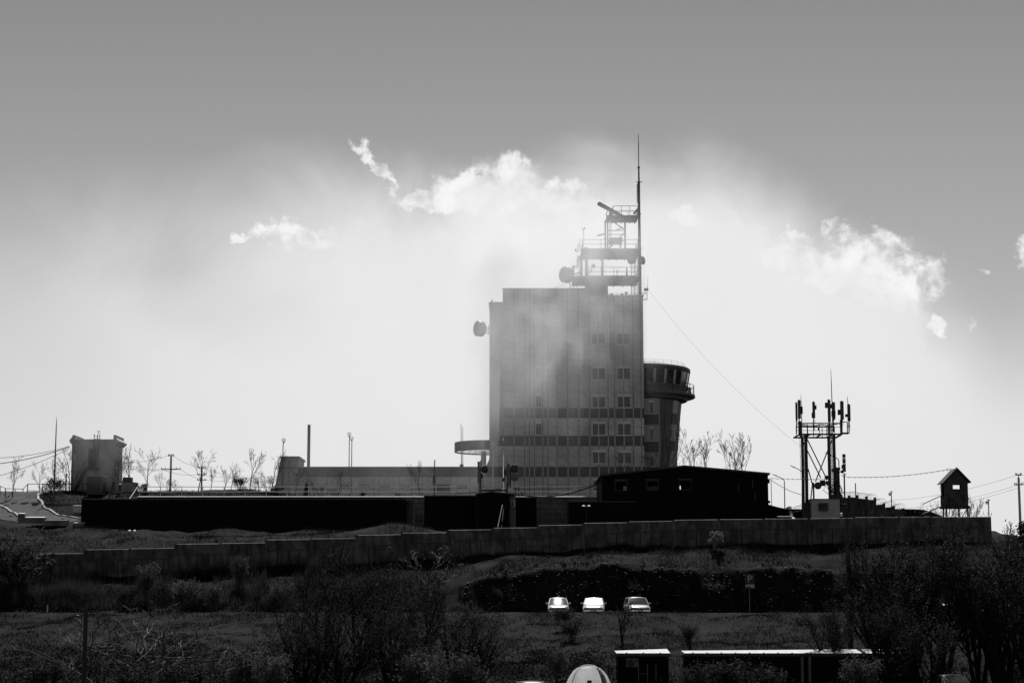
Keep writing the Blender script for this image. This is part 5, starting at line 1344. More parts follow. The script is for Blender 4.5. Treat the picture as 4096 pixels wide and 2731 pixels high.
# ---------------------------------------------------------------- parking sign
def parking_sign():
    D = 150.2; k = .11483
    X = lambda d: XX(2940 + k * d, D, 2340); Z = lambda d: ZZ(2280 + k * d, D)
    xp = X(500)
    root = thing('parking_sign', 'square parking sign with P above a small car plate on a post', 'sign', (xp, D, -.45))
    MB().rod((xp, D + .05, -.5), (xp, D + .05, Z(150)), .03).build('post', M['steel'], root)
    MB().box(X(362), X(678), D - .012, D + .012, Z(452), Z(132)).build('plate', M['steel_black'], root)
    m = MB()
    a, b, c, d = X(362), X(678), Z(452), Z(132); t = .022; y0, y1 = D - .018, D - .013
    m.box(a, b, y0, y1, d - t, d); m.box(a, b, y0, y1, c, c + t); m.box(a, a + t, y0, y1, c + t, d - t); m.box(b - t, b, y0, y1, c + t, d - t); m.build('border', M['steel'], root)
    # the letter P: a stem and a bowl
    m = MB(); m.box(X(450), X(484), y0, y1, Z(402), Z(176)); m.box(X(484), X(545), y0, y1, Z(208), Z(176)); m.box(X(484), X(545), y0, y1, Z(310), Z(278))
    cx, cz, ro, ri = X(545), (Z(176) + Z(310)) / 2, (Z(176) - Z(310)) / 2, (Z(208) - Z(278)) / 2
    n = 10
    for i in range(n):
        a0, a1 = -math.pi / 2 + math.pi * i / n, -math.pi / 2 + math.pi * (i + 1) / n
        m.prism([(cx + ri * math.cos(a0), cz + ri * math.sin(a0)), (cx + ro * math.cos(a0), cz + ro * math.sin(a0)), (cx + ro * math.cos(a1), cz + ro * math.sin(a1)), (cx + ri * math.cos(a1), cz + ri * math.sin(a1))], y0, y1)
    m.build('letter', M['offwhite'], root)
    MB().box(X(370), X(670), D - .012, D + .012, Z(608), Z(490)).build('lower_plate', M['offwhite'], root)
    m = MB(); zz = lambda q: Z(q)
    m.prism([(X(388), zz(590)), (X(556), zz(590)), (X(556), zz(572)), (X(520), zz(560)), (X(495), zz(556)), (X(470), zz(532)), (X(418), zz(532)), (X(396), zz(560)), (X(388), zz(566))], y0, y1)
    for q in (420, 520): m.lathe((X(q), D - .0155, zz(590)), [(.001, -.003), (.055, -.003), (.055, .003), (.001, .003)], 12, (0, 1, 0))
    m.build('car_symbol', M['steel_black'], root)
    m = MB(); m.prism([(X(412), zz(558)), (X(480), zz(558)), (X(466), zz(540)), (X(422), zz(540))], y0 - .004, y0 - .001); m.build('car_symbol_window', M['offwhite'], root)
parking_sign()

# ---------------------------------------------------------------- cars
M['car_white'] = mat('white_car_paint', .60, .25, var=.04, scale=2, spec=.6)
M['car_silver'] = mat('silver_car_paint', .42, .28, var=.05, scale=2, spec=.6)
M['car_dark'] = mat('dark_car_paint', .02, .4, var=.1, scale=2, spec=.6)
M['car_black'] = mat('black_plastic', .012, .5, var=.2)
M['windscreen'] = glass_mat('car_glass', .03, .10)
M['headlamp'] = mat('headlamp_glass', .30, .15, var=.2, scale=6)
def loft(secs, close=True):
    m = MB(); n = len(secs[0]); vs = [p for s in secs for p in s]; fs = []
    for i in range(len(secs) - 1):
        for k in range(n - 1): fs.append((i * n + k, i * n + k + 1, (i + 1) * n + k + 1, (i + 1) * n + k))
    fs.append(tuple(range(n - 1, -1, -1))); e = (len(secs) - 1) * n; fs.append(tuple(range(e, e + n)))
    return m.add(vs, fs)
def car(label, x, y, z, paint, yaw=0, w=1.69, L=4.3, h=1.43, rake=27.5, kind='saloon', group='parked cars', bow=.10):
    """nose towards -Y; built at the origin, then placed"""
    root = thing('parked_car', label, 'car', (0, 0, 0), group)
    hw = w / 2; belt = .90 if h < 1.55 else 1.02; f0, f1 = -L / 2, L / 2
    hood = .74 if h < 1.55 else .92
    yw0 = f0 + 1.05                          # foot of the windscreen
    def sec(yy, zt, s=1.0, zb=.22):
        a = hw * s
        pts = [(-a * .82, yy, zb), (-a * .97, yy, zb + .12), (-a, yy, .55), (-a * .985, yy, zt - .10), (-a * .93, yy, zt - .02), (-a * .6, yy, zt + .015), (0, yy, zt + .03),
               (a * .6, yy, zt + .015), (a * .93, yy, zt - .02), (a * .985, yy, zt - .10), (a, yy, .55), (a * .97, yy, zb + .12), (a * .82, yy, zb)]
        return [Vector(p) for p in pts]
    st = [(f0, hood - .26, .86, .30), (f0 + .06, hood - .12, .94, .26), (f0 + .22, hood - .03, .98, .24), (f0 + .6, hood + .05, 1, .22), (yw0, belt - .04, 1, .2), (yw0 + .5, belt, 1, .2), (f1 - 1.0, belt + .02, 1, .2), (f1 - .3, belt, .99, .24), (f1 - .06, belt - .10, .95, .3), (f1, belt - .25, .9, .34)]
    bo = loft([sec(*[s[0], s[1], s[2], s[3]]) for s in st]).build('body', M[paint], root, True)
    # cabin: pillars and roof as one shell, glass set in
    run = (h - belt - .06) / math.tan(math.radians(rake)); run = min(run, 1.35)
    yr0 = yw0 + run; yr1 = f1 - (1.05 if kind == 'saloon' else .45); yb1 = f1 - (.62 if kind == 'saloon' else .12)
    a0, a1 = hw * .93, hw * .76
    zr = h - .05
    P = lambda s, yy, zz, a: Vector((s * a, yy, zz))
    rf = MB()
    secs = []
    for yy, dz, sc in ((yr0 - .02, -.015, .97), (yr0 + .18, .025, 1), ((yr0 + yr1) / 2, .05, 1), (yr1 - .2, .03, 1), (yr1, -.02, .97)):
        b = a1 * sc
        secs.append([Vector((-b * 1.02, yy, zr - .06 + dz)), Vector((-b * .98, yy, zr + dz - .01)), Vector((-b * .6, yy, zr + dz + .025)), Vector((0, yy, zr + dz + .04)), Vector((b * .6, yy, zr + dz + .025)), Vector((b * .98, yy, zr + dz - .01)), Vector((b * 1.02, yy, zr - .06 + dz))])
    loft(secs).build('roof', M[paint], root, True)
    for s in (-1, 1):
        MB().path([P(s, yw0, belt - .02, a0), P(s, yr0, zr, a1)], .045, 6).build('front_pillar', M[paint], root)
        MB().path([P(s, yb1, belt - .02, a0), P(s, yr1, zr, a1)], .055, 6).build('rear_pillar', M[paint], root)
        ym = (yr0 + yr1) / 2
        MB().path([P(s, ym, belt - .02, a0 * .995), P(s, ym, zr, a1 * .995)], .04, 6).build('door_pillar', M['car_black'], root)
        o = .02
        for q0, q1, t0, t1 in ((yw0 + .05, ym, yr0 + .03, ym), (ym, yb1 - .05, ym, yr1 - .03)):
            MB().hexa([P(s, q0, belt, a0 - o), P(s, q1, belt, a0 - o), P(s, q1, belt, a0 - o - .012), P(s, q0, belt, a0 - o - .012), P(s, t0, zr - .03, a1 - o), P(s, t1, zr - .03, a1 - o), P(s, t1, zr - .03, a1 - o - .012), P(s, t0, zr - .03, a1 - o - .012)]).build('side_window', M['glass'], root)
        MB().box(min(s * hw * .97, s * (hw + .17)), max(s * hw * .97, s * (hw + .17)), yw0 + .22, yw0 + .36, belt + .02, belt + .16).build('mirror', M[paint], root)
        for yy in (f0 + .78, f1 - .85):
            wh = MB().lathe((s * (hw - .10), yy, .30), [(.20, -.09), (.29, -.085), (.305, -.05), (.305, .05), (.29, .085), (.20, .09)], 18, (1, 0, 0)).build('wheel', M['rubber'], root)
            MB().lathe((s * (hw - .045), yy, .30), [(.001, .01 * s), (.19, .02 * s), (.20, 0)], 14, (1, 0, 0)).build('rim', M['chrome'], wh)
    def pane(nm, yb_, yt_, aa, bb):
        """bowed glass"""
        zb_ = belt - .01; sg = -1 if yt_ > yb_ else 1; nu, nv = 10, 3; vs = []
        for j in range(nv + 1):
            v = j / nv
            for i in range(nu + 1):
                u = -1 + 2 * i / nu; vs.append(Vector((u * (aa + (bb - aa) * v), yb_ + (yt_ - yb_) * v + sg * (bow * (1 - u * u) + .02 * v * (1 - v) * 4), zb_ + (zr - .005 - zb_) * v)))
        fs = [(j * (nu + 1) + i, j * (nu + 1) + i + 1, (j + 1) * (nu + 1) + i + 1, (j + 1) * (nu + 1) + i) for j in range(nv) for i in range(nu)]
        MB().add(vs, fs).build(nm, M['windscreen'], root, True)
    pane('windscreen', yw0, yr0, a0 - .05, a1 - .05); pane('rear_window', yb1, yr1, a0 - .05, a1 - .05)
    # face
    for s in (-1, 1):
        MB().hexa([P(s, f0 - .005, hood - .30, hw * .50), P(s, f0 + .02, hood - .30, hw * .84), P(s, f0 + .2, hood - .30, hw * .84), P(s, f0 + .2, hood - .30, hw * .50), P(s, f0 + .03, hood - .13, hw * .48), P(s, f0 + .05, hood - .11, hw * .88), P(s, f0 + .2, hood - .11, hw * .88), P(s, f0 + .2, hood - .13, hw * .48)]).build('headlight', M['headlamp'], root)
        MB().box(min(s * hw * .62, s * hw * .86), max(s * hw * .62, s * hw * .86), f1 - .05, f1 + .02, belt - .33, belt - .16).build('tail_light', M['car_black'], root)
    MB().box(-hw * .46, hw * .46, f0 - .012, f0 + .05, hood - .30, hood - .16).build('grille', M['car_black'], root)
    MB().box(-hw * .44, hw * .44, f0 - .03, f0 - .013, hood - .19, hood - .165).build('grille_bar', M['chrome'], root)
    MB().box(-hw * .9, hw * .9, f0 - .07, f0 + .12, .34, .46).build('bumper', M[paint if kind != 'wagon' else 'chrome'], root)
    MB().box(-hw * .5, hw * .5, f0 - .02, f0 + .1, .22, .335).build('air_intake', M['car_black'], root)
    MB().box(-.26, .26, f0 - .085, f0 - .072, .35, .455).build('number_plate', M['offwhite'], root)
    MB().rod((hw * .5, yr1 - .3, zr), (hw * .5, yr1 - .2, zr + .4), .012, .006, 4).build('aerial', M['car_black'], root)
    root.location = (x, y, z); root.rotation_euler = (0, 0, yaw)
    return root
CZ = -.45
def face_sun(x, y):
    """yaw that lets a windscreen of slope SUN_EL/2 throw the sun at the viewer"""
    v = Vector((x, y, .3)).normalized(); n = (S_DIR - v)
    return math.atan2(n.x, -n.y), math.degrees(math.atan2(math.hypot(n.x, n.y), n.z))
for px, lab, paint, w, kind, h in ((2235, 'white saloon parked on the road, first of three, half behind a bush', 'car_white', 1.66, 'saloon', 1.42), (2380, 'white estate car parked in the middle of three, window ablaze with sun', 'car_white', 1.70, 'wagon', 1.42), (2554, 'white hatchback parked last of three behind the bare tree', 'car_silver', 1.72, 'wagon', 1.46)):
    x = XX(px, 149.6, 2430); yw, rk = face_sun(x, 149.6)
    if px == 2554: rk += 6; yw = .06
    if px == 2235: yw += .012
    car(lab, x, 151.6, CZ + .02, paint, yw, w, 4.2, h, rk, kind, bow={2235: .09, 2380: .025, 2554: .06}[px])
x = XX(3812, 150, 2430); car('tall dark car parked behind the trees at the right', x, 152, CZ + .02, 'car_dark', -.02, 1.80, 4.5, 1.75, 38, 'wagon')
x = XX(3842, 110, 2700); car('dark car at the lower right edge with sun on its windscreen', x, 112, -5.35 + 0.02 + 0.06, 'car_dark', 0, 1.75, 4.4, 1.5, 27.5, 'saloon')
x = XX(2130, 100, 2731); car('dark car whose roof just enters the lower edge', x, 101.2, -5.28, 'car_dark', .05, 1.75, 4.4, 1.5, 36, 'wagon')

# ---------------------------------------------------------------- tent and kiosks at the lower edge
def tent():
    D = 109.0; cx = XX(2354, D, 2720); zb = -5.3; zt = ZZ(2660, D)
    hw = XX(2440, D, 2731) - cx + .22
    root = thing('dome_tent', 'bright white dome tent at the lower edge, lit by the sun', 'tent', (cx, D, zb))
    M['tent'] = mat('tent_fabric', .95, .42, var=.12, scale=1.2, v2=.75, trans=.9)
    n, m = 24, 9; V = []; Fq = []
    hgt = zt - zb
    for j in range(m + 1):
        t = j / m; ph = t * math.pi / 2
        for i in range(n):
            a = 2 * math.pi * i / n
            ridge = .93 / math.cos((a + .35) % (math.pi / 3) - math.pi / 6) + .012 * math.sin(7 * a + 2 * j)
            r = math.cos(ph) ** .75
            V.append((cx + hw * r * ridge * math.cos(a), D + hw * .9 * r * ridge * math.sin(a), zb + hgt * math.sin(ph) ** 1.05))
    for j in range(m):
        for i in range(n): Fq.append((j * n + i, j * n + (i + 1) % n, (j + 1) * n + (i + 1) % n, (j + 1) * n + i))
    o = np_obj('canopy', V, Fq, M['tent'], root)
    for q in (-1, 1):
        pts = []
        for i in range(13):
            t = -1 + 2 * i / 12; r = abs(t) ; ph = math.acos(min(1, abs(t))); s = 1 if t > 0 else -1
            rr = math.cos(ph) ** .75 * hw * 1.05 * .7071 * s
            pts.append((cx + rr, D + rr * .9 * q, zb + hgt * max(0, math.sin(ph)) ** .9 + .03))
        MB().path(pts, .025, 5).build('pole_sleeve', M['offwhite'], root)
    # door flap window and printed patch lie on the near side
    def patch(nm, u0, u1, v0, v1, mt):
        def pt(u, v): 
            ph = v * math.pi / 2; a = -math.pi / 2 + u; r = math.cos(ph) ** .75; rd = .93 / math.cos((a + .35) % (math.pi / 3) - math.pi / 6)
            return Vector((cx + (hw * r * rd + .03) * math.cos(a), D + (hw * .9 * r * rd + .03) * math.sin(a), zb + hgt * math.sin(ph) ** .9 + .03))
        g = [[pt(u0 + (u1 - u0) * i / 4, v0 + (v1 - v0) * j / 4) for i in range(5)] for j in range(5)]
        vs = [p for row in g for p in row]; fs = [(j * 5 + i, j * 5 + i + 1, j * 5 + i + 6, j * 5 + i + 5) for j in range(4) for i in range(4)]
        MB().add(vs, fs).build(nm, M[mt], root)
    patch('doorway', -.10, .10, .0, .40, 'car_black'); patch('side_patch', .62, .95, .3, .75, 'steel'); patch('roof_vent_patch', -.7, -.05, .72, .78, 'offwhite')
tent()
def kiosk(label, px0, px1, yt, D, depth, ac=False):
    x0, x1 = XX(px0, D, 2650), XX(px1, D, 2650); zt = ZZ(yt, D); zb = -5.4
    root = thing('kiosk_cabin', label, 'cabin', ((x0 + x1) / 2, D, zb), 'flat-roofed cabins at the lower edge')
    MB().box(x0, x1, D, D + depth, zb, zt - .16).build('walls', M['black_clad'], root)
    ribbed(x0, x1, D, zb, zt - .18, .45, .025).build('cladding_ribs', M['black_clad'], root)['kind'] = 'stuff'
    MB().hexa([Vector(p) for p in ((x0 - .1, D - .15, zt - .155), (x1 + .1, D - .15, zt - .155), (x1 + .1, D + depth + .1, zt - .12), (x0 - .1, D + depth + .1, zt - .12), (x0 - .1, D - .15, zt - .05), (x1 + .1, D - .15, zt - .05), (x1 + .1, D + depth + .1, zt + .18), (x0 - .1, D + depth + .1, zt + .06))]).build('roof', M['offwhite'], root)
    MB().box(x0 - .1, x1 + .1, D - .2, D - .152, zt - .24, zt - .04).build('fascia', M['steel_dark'], root)
    n = max(3, int((x1 - x0) / .9))
    for i in range(n):
        xx = x0 + (x1 - x0) * (i + .5) / n
        MB().hexa([Vector(p) for p in ((xx - .04, D - .14, zt - .048), (xx + .04, D - .14, zt - .048), (xx + .04, D + depth + .08, zt - .028), (xx - .04, D + depth + .08, zt - .028), (xx - .04, D - .14, zt - .01), (xx + .04, D - .14, zt - .01), (xx + .04, D + depth + .08, zt + .01), (xx - .04, D + depth + .08, zt + .01))]).build('roof_seam', M['roof_felt'], root)
    if ac:
        a0, a1 = XX(2504, D, 2650), XX(2553, D, 2650)
        u = MB().box(a0, a1, D - .40, D - .06, ZZ(2665, D), ZZ(2631, D)).build('air_conditioner', M['steel'], root)
        MB().lathe((XX(2521, D, 2650), D - .41, ZZ(2650, D)), [(.25, 0), (.25, -.02), (.02, -.03)], 20, (0, 1, 0)).build('fan_grille', M['steel_black'], u)
        MB().box(XX(2538, D, 2650), XX(2551, D, 2650), D - .42, D - .402, ZZ(2643, D), ZZ(2636, D)).build('label_plate', M['steel_black'], u)
        for d in (2552, 2588, 2622): MB().box(XX(d, D, 2690), XX(d, D, 2690) + .05, D - .09, D - .03, zb, ZZ(2655, D)).build('window_bar', M['steel'], root)
        MB().box(XX(2552, D, 2690), XX(2588, D, 2690), D - .09, D - .03, ZZ(2694, D), ZZ(2692, D)).build('window_bar', M['steel'], root)
    else:
        for d in (3202, 3232): MB().box(XX(d, D, 2670), XX(d + 10, D, 2670), D - .25, D - .06, zb, ZZ(2625, D)).build('porch_post', M['steel'], root)
kiosk('black flat-roofed cabin with an air conditioner near the white tent', 2473, 2675, 2608, 121, 2.4, True)
kiosk('long black flat-roofed cabin right of the one with the air conditioner', 2745, 3650, 2608, 122, 2.4)
# ---------------------------------------------------------------- vegetation
def rvec(rg, s=1.0): return Vector((rg.gauss(0, s), rg.gauss(0, s), rg.gauss(0, s)))
def grow(rg, H_, r0, lv, first=.3, nb=(4, 5, 4, 3), ang=(28, 34, 38, 40), lr=(.62, .55, .5, .5), up=.25, wob=.10, stems=1, rmin=.012, lean=.0, spread0=16):
    """branches of a tree that stands at the origin: list of (level, points, radii)"""
    out = []
    def go(p, d, L, r, k):
        n = 5 if k == 0 else (4 if k < 3 else 3)
        pts = [p.copy()]; rad = [r]; dirs = [d.copy()]
        for i in range(n):
            d = (d + rvec(rg, wob) + Vector((0, 0, up * .22))).normalized()
            p = p + d * (L / n); pts.append(p.copy()); dirs.append(d.copy()); rad.append(max(rmin, r * (1 - .75 * (i + 1) / n)))
        out.append((k, pts, rad))
        if k >= lv: return
        m = nb[min(k, len(nb) - 1)]
        for j in range(m):
            t = (first if k == 0 else .25) + (1 - (first if k == 0 else .25)) * (j + rg.uniform(.2, .9)) / m
            t = min(t, .98)
            s = t * n; i = min(int(s), n - 1); f = s - i
            q = pts[i].lerp(pts[i + 1], f); dd = dirs[i + 1]
            a = math.radians(rg.gauss(ang[min(k, len(ang) - 1)], 7)); side = dd.orthogonal().normalized(); side.rotate(Matrix.Rotation(rg.uniform(0, 2 * math.pi), 3, dd))
            nd = (dd * math.cos(a) + side * math.sin(a)).normalized()
            rr = rad[i] + (rad[i + 1] - rad[i]) * f
            go(q, nd, L * lr[min(k, len(lr) - 1)] * rg.uniform(.75, 1.2) * (1.15 - .45 * t), max(rmin, rr * .62), k + 1)
    for s in range(stems):
        a = 2 * math.pi * (s + rg.random() * .6) / max(stems, 1); ti = math.radians(spread0 * rg.uniform(.5, 1.2)) if stems > 1 else lean
        d = Vector((math.cos(a) * math.sin(ti), math.sin(a) * math.sin(ti), math.cos(ti)))
        go(Vector((math.cos(a), math.sin(a), 0)) * (r0 * .8 if stems > 1 else 0), d, H_ * (rg.uniform(.5, .7) if stems > 1 else .66), r0 * (rg.uniform(.6, 1) if stems > 1 else 1), 0)
    return out
def leaves(rg, br, lv, per, size, droop=.1, spread=.12):
    P = []; 
    for k, pts, rad in br:
        if k < lv: continue
        for i in range(per):
            t = rg.uniform(.25, 1.0) * (len(pts) - 1); a = min(int(t), len(pts) - 2); q = pts[a].lerp(pts[a + 1], t - a)
            P.append((q.x, q.y, q.z))
    if not P: return None
    P = np.array(P); N = len(P); g = np.random.default_rng(rg.randrange(1 << 30))
    P = P + g.normal(0, spread, P.shape)
    n = g.normal(0, 1, (N, 3)); n /= np.linalg.norm(n, axis=1)[:, None]
    a = np.cross(n, g.normal(0, 1, (N, 3))); a /= np.linalg.norm(a, axis=1)[:, None]; b = np.cross(n, a)
    s = (size * g.uniform(.6, 1.3, N))[:, None]
    V = np.stack([P - a * s * .9, P + b * s * .45, P + a * s, P - b * s * .45], 1).reshape(-1, 3)
    return V, np.arange(N * 4).reshape(-1, 4)
class Plant:
    """shared meshes of one plant: trunk, branches (twigs) and leaves"""
    def __init__(s, seed, bark, leafmat=None, leaf_lv=3, per=8, size=.07, lspread=.12, split=1, **kw):
        rg = random.Random(seed); br = grow(rg, **kw); s.top = max(max(p.z for p in b[1]) for b in br)
        s.parts = []
        tr, tw = MB(), MB()
        for k, pts, rad in br: (tr if k <= split - 1 else tw).path(pts, rad, 6 if k == 0 else (5 if k == 1 else 3), False)
        for nm, m in (('trunk', tr), ('branches', tw)):
            if not m.v: continue
            o = m.build(nm, M[bark]); me = o.data; bpy.data.objects.remove(o); s.parts.append((nm, me))
        if leafmat:
            lf = leaves(rg, br, leaf_lv, per, size, spread=lspread)
            if lf:
                o = np_obj('crown', lf[0], lf[1], M[leafmat]); me = o.data; bpy.data.objects.remove(o); s.parts.append(('crown', me))
    def put(s, name, label, cat, x, y, z, height, rot=0, group=None, sx=1.0, tilt=0.0):
        r = thing(name, label, cat, (x, y, z), group); f = height / s.top
        r.rotation_euler = (0, tilt, rot); r.scale = (f * sx, f * sx, f)
        for nm, me in s.parts: inst(me, nm, r, (0, 0, 0))
        return r
def at_px(pl, name, label, cat, px, yt, D, zb=None, rot=None, group=None, sx=1.0, sink=.1, tilt=0.0):
    x = XX(px, D, yt + 60); z = (Hs(x, D) if zb is None else zb) - sink
    return pl.put(name, label, cat, x, D, z, ZZ(yt, D) - z, random.uniform(0, 6.28) if rot is None else rot, group, sx, tilt)

# bare young trees of the skyline
SK = [Plant(100 + i, 'bark_grey', H_=5.5, r0=.085, lv=4, first=.30, nb=(7, 4, 3, 2), ang=(38, 36, 34, 36), lr=(.64, .55, .55, .5), up=.5, wob=.10, rmin=.012) for i in range(6)]
SG = 'bare young trees on the skyline'
sky_left = [(54, 1822, 206, 'bare young tree at the far left of the skyline, inside the wire fence'), (160, 1838, 209, 'bare tree between the far left one and the lightning mast'), (208, 1832, 207, 'bare tree directly behind the lightning mast'),
            (281, 1785, 211, 'bare tree touching the left wall of the rendered block'), (440, 1812, 205, 'bare tree standing before the rendered block wall'), (487, 1808, 214, 'bare tree touching the right wall of the rendered block'),
            (524, 1766, 212, 'taller bare tree just right of the rendered block'), (588, 1784, 213, 'bare tree second to the right of the rendered block'), (643, 1884, 215, 'very small bare tree left of the utility pole'),
            (795, 1794, 214, 'tall slim bare tree beside the farther utility pole'), (842, 1858, 215, 'small bare tree right of the farther utility pole'), (898, 1856, 215, 'small bare tree, first of a close pair at mid skyline'),
            (924, 1846, 214, 'bare tree, second of the close pair at mid skyline'), (956, 1874, 215, 'low bare tree right of the close pair'), (1002, 1790, 213, 'wide bare tree left of the wing end wall'),
            (1034, 1878, 214, 'short bare tree between the wide one and the wing end'), (1088, 1788, 213, 'bare tree closest to the slanted end wall of the wing'),
            (1180, 1868, 204, 'bare tree with pale stem before the wing end wall'), (1262, 1880, 206, 'small bare tree before the hazy wing fascia'), (1350, 1876, 206, 'small bare tree near the first wing window'), (1682, 1840, 205, 'bare tree rising above the wing roof near the vent pipe'), (1740, 1895, 204, 'slight bare tree right of the vent pipe')]
for i, (px, yt, D, lab) in enumerate(sky_left): at_px(SK[i % 6], 'bare_tree', lab, 'tree', px, yt, D, None, None, SG, sx=random.uniform(.8, 1.05))
SR = [Plant(140 + i, 'bark_grey', H_=8, r0=.10, lv=4, first=.30, nb=(6, 4, 3, 3), ang=(30, 30, 32, 34), lr=(.62, .55, .52, .5), up=.55, wob=.09, rmin=.013) for i in range(4)]
sky_right = [(2496, 1800, 204, 'bare tree in front of the right tower windows'), (2608, 1775, 204, 'sunlit bare tree before the foot of the round tower'), (2700, 1690, 208, 'bare tree close against the round tower on its right'),
             (2755, 1708, 209, 'tall bare tree first right of the round tower'), (2835, 1725, 210, 'bare tree behind the hall ridge, middle of the group'), (2905, 1715, 209, 'tall bare tree second from the right in the group behind the hall'),
             (2985, 1728, 208, 'leaning bare tree at the right end of the group behind the hall'), (2945, 1775, 212, 'lower bare tree within the right group behind the hall'), (2660, 1790, 206, 'slight bare tree at the round tower edge')]
for i, (px, yt, D, lab) in enumerate(sky_right):
    at_px(SR[i % 4], 'bare_tree', lab, 'tree', px, yt, D, 11.6, None, 'bare trees behind the dark hall', sx=.85, tilt=.16 if 'leaning' in lab else 0)

# shrubs with young leaves
SHR = [Plant(200 + i, 'bark', 'leaf', leaf_lv=3, per=3, size=.075, lspread=.14, H_=2.6, r0=.035, lv=3, first=.15, nb=(5, 4, 3), ang=(30, 36, 40), up=.3, wob=.15, stems=7, spread0=26, rmin=.009) for i in range(4)]
SHP = [Plant(230 + i, 'bark_grey', 'leaf_pale', leaf_lv=3, per=4, size=.065, lspread=.12, H_=2.6, r0=.03, lv=3, first=.12, nb=(6, 4, 3), ang=(24, 28, 32), up=.6, wob=.10, stems=8, spread0=20, rmin=.009) for i in range(3)]
SPS = Plant(260, 'bark', 'leaf', leaf_lv=3, per=1, size=.07, lspread=.08, H_=4, r0=.04, lv=3, first=.2, nb=(4, 3, 3), ang=(26, 30, 34), up=.5, wob=.1, stems=5, spread0=22, rmin=.010)
GB = 'shrubs with young leaves'
for i, (px, yt, D, lab) in enumerate([
        (215, 1905, 209, 'dense shrub below the lightning mast'), (250, 1915, 210, 'dense shrub between the mast and the rendered block'), (180, 1930, 206, 'low dark shrub at the bend of the hill road'),
        (565, 1930, 212, 'low shrub by the terrace railing end'), (672, 1908, 213, 'round shrub left of the utility pole foot'), (700, 1925, 213, 'round shrub right of the utility pole foot'), (958, 1905, 212, 'low shrub under the low bare skyline tree'),
        (1030, 1898, 211, 'shrub under the bare tree by the wing end'), (1075, 1890, 208, 'dark shrub at the foot of the slanted end wall'), (1105, 1935, 206, 'low shrub before the slanted end wall'),
        (1285, 1928, 205, 'broad shrub on the terrace before the wing wall'), (1335, 1945, 204, 'small shrub right of the broad terrace shrub'), (1590, 1972, 203, 'tiny shrub on the terrace under the third wing window')]):
    at_px(SPS if i % 3 else SHR[i % 4], 'shrub', lab, 'shrub', px, yt, D, None, None, GB, sx=1.3)
for px, yt, D, lab in ((1450, 1962, 203, 'pale flowering shrub on the terrace before the wing'), (1400, 1972, 203, 'low pale shrub left of the flowering terrace shrub')):
    at_px(SHP[0], 'shrub', lab, 'shrub', px, yt, D, 12.0, None, 'pale shrubs', sx=1.3)
# small conifers
def conifer(seed, H_=2.2):
    rg = random.Random(seed); m = MB(); V = []
    m.rod((0, 0, 0), (0, 0, H_), .04, .008, 5)
    for i in range(130):
        t = rg.random() ** .7; z = .15 + t * (H_ - .2); L = (1 - t) * H_ * .36 + .06; a = rg.uniform(0, 6.28)
        e = Vector((math.cos(a) * L, math.sin(a) * L, z - L * .12)); s = Vector((0, 0, z))
        m.path([s, e], [.012, .006], 3, False)
        for j in range(16):
            q = s.lerp(e, rg.uniform(.2, 1)); V.append((q.x, q.y, q.z))
    P = np.array(V); N = len(P); g = np.random.default_rng(seed); P = P + g.normal(0, .04, P.shape); a = g.normal(0, 1, (N, 3)); a /= np.linalg.norm(a, axis=1)[:, None]; b = np.cross(a, g.normal(0, 1, (N, 3))); b /= np.linalg.norm(b, axis=1)[:, None]
    Vv = np.stack([P - a * .07, P + b * .02, P + a * .07, P - b * .02], 1).reshape(-1, 3)
    pl = Plant.__new__(Plant); pl.top = H_; o = m.build('trunk', M['bark']); me = o.data; bpy.data.objects.remove(o)
    o = np_obj('crown', Vv, np.arange(N * 4).reshape(-1, 4), M['leaf_dark']); m2 = o.data; bpy.data.objects.remove(o); pl.parts = [('trunk', me), ('crown', m2)]
    return pl
CF = conifer(5)
at_px(CF, 'conifer', 'small dark conifer on the terrace before the wing end', 'tree', 1225, 1932, 204, 12.0, 0, 'small conifers')
at_px(CF, 'conifer', 'small dark conifer at the left end of the terrace railing', 'tree', 580, 1935, 203, None, 1, 'small conifers')

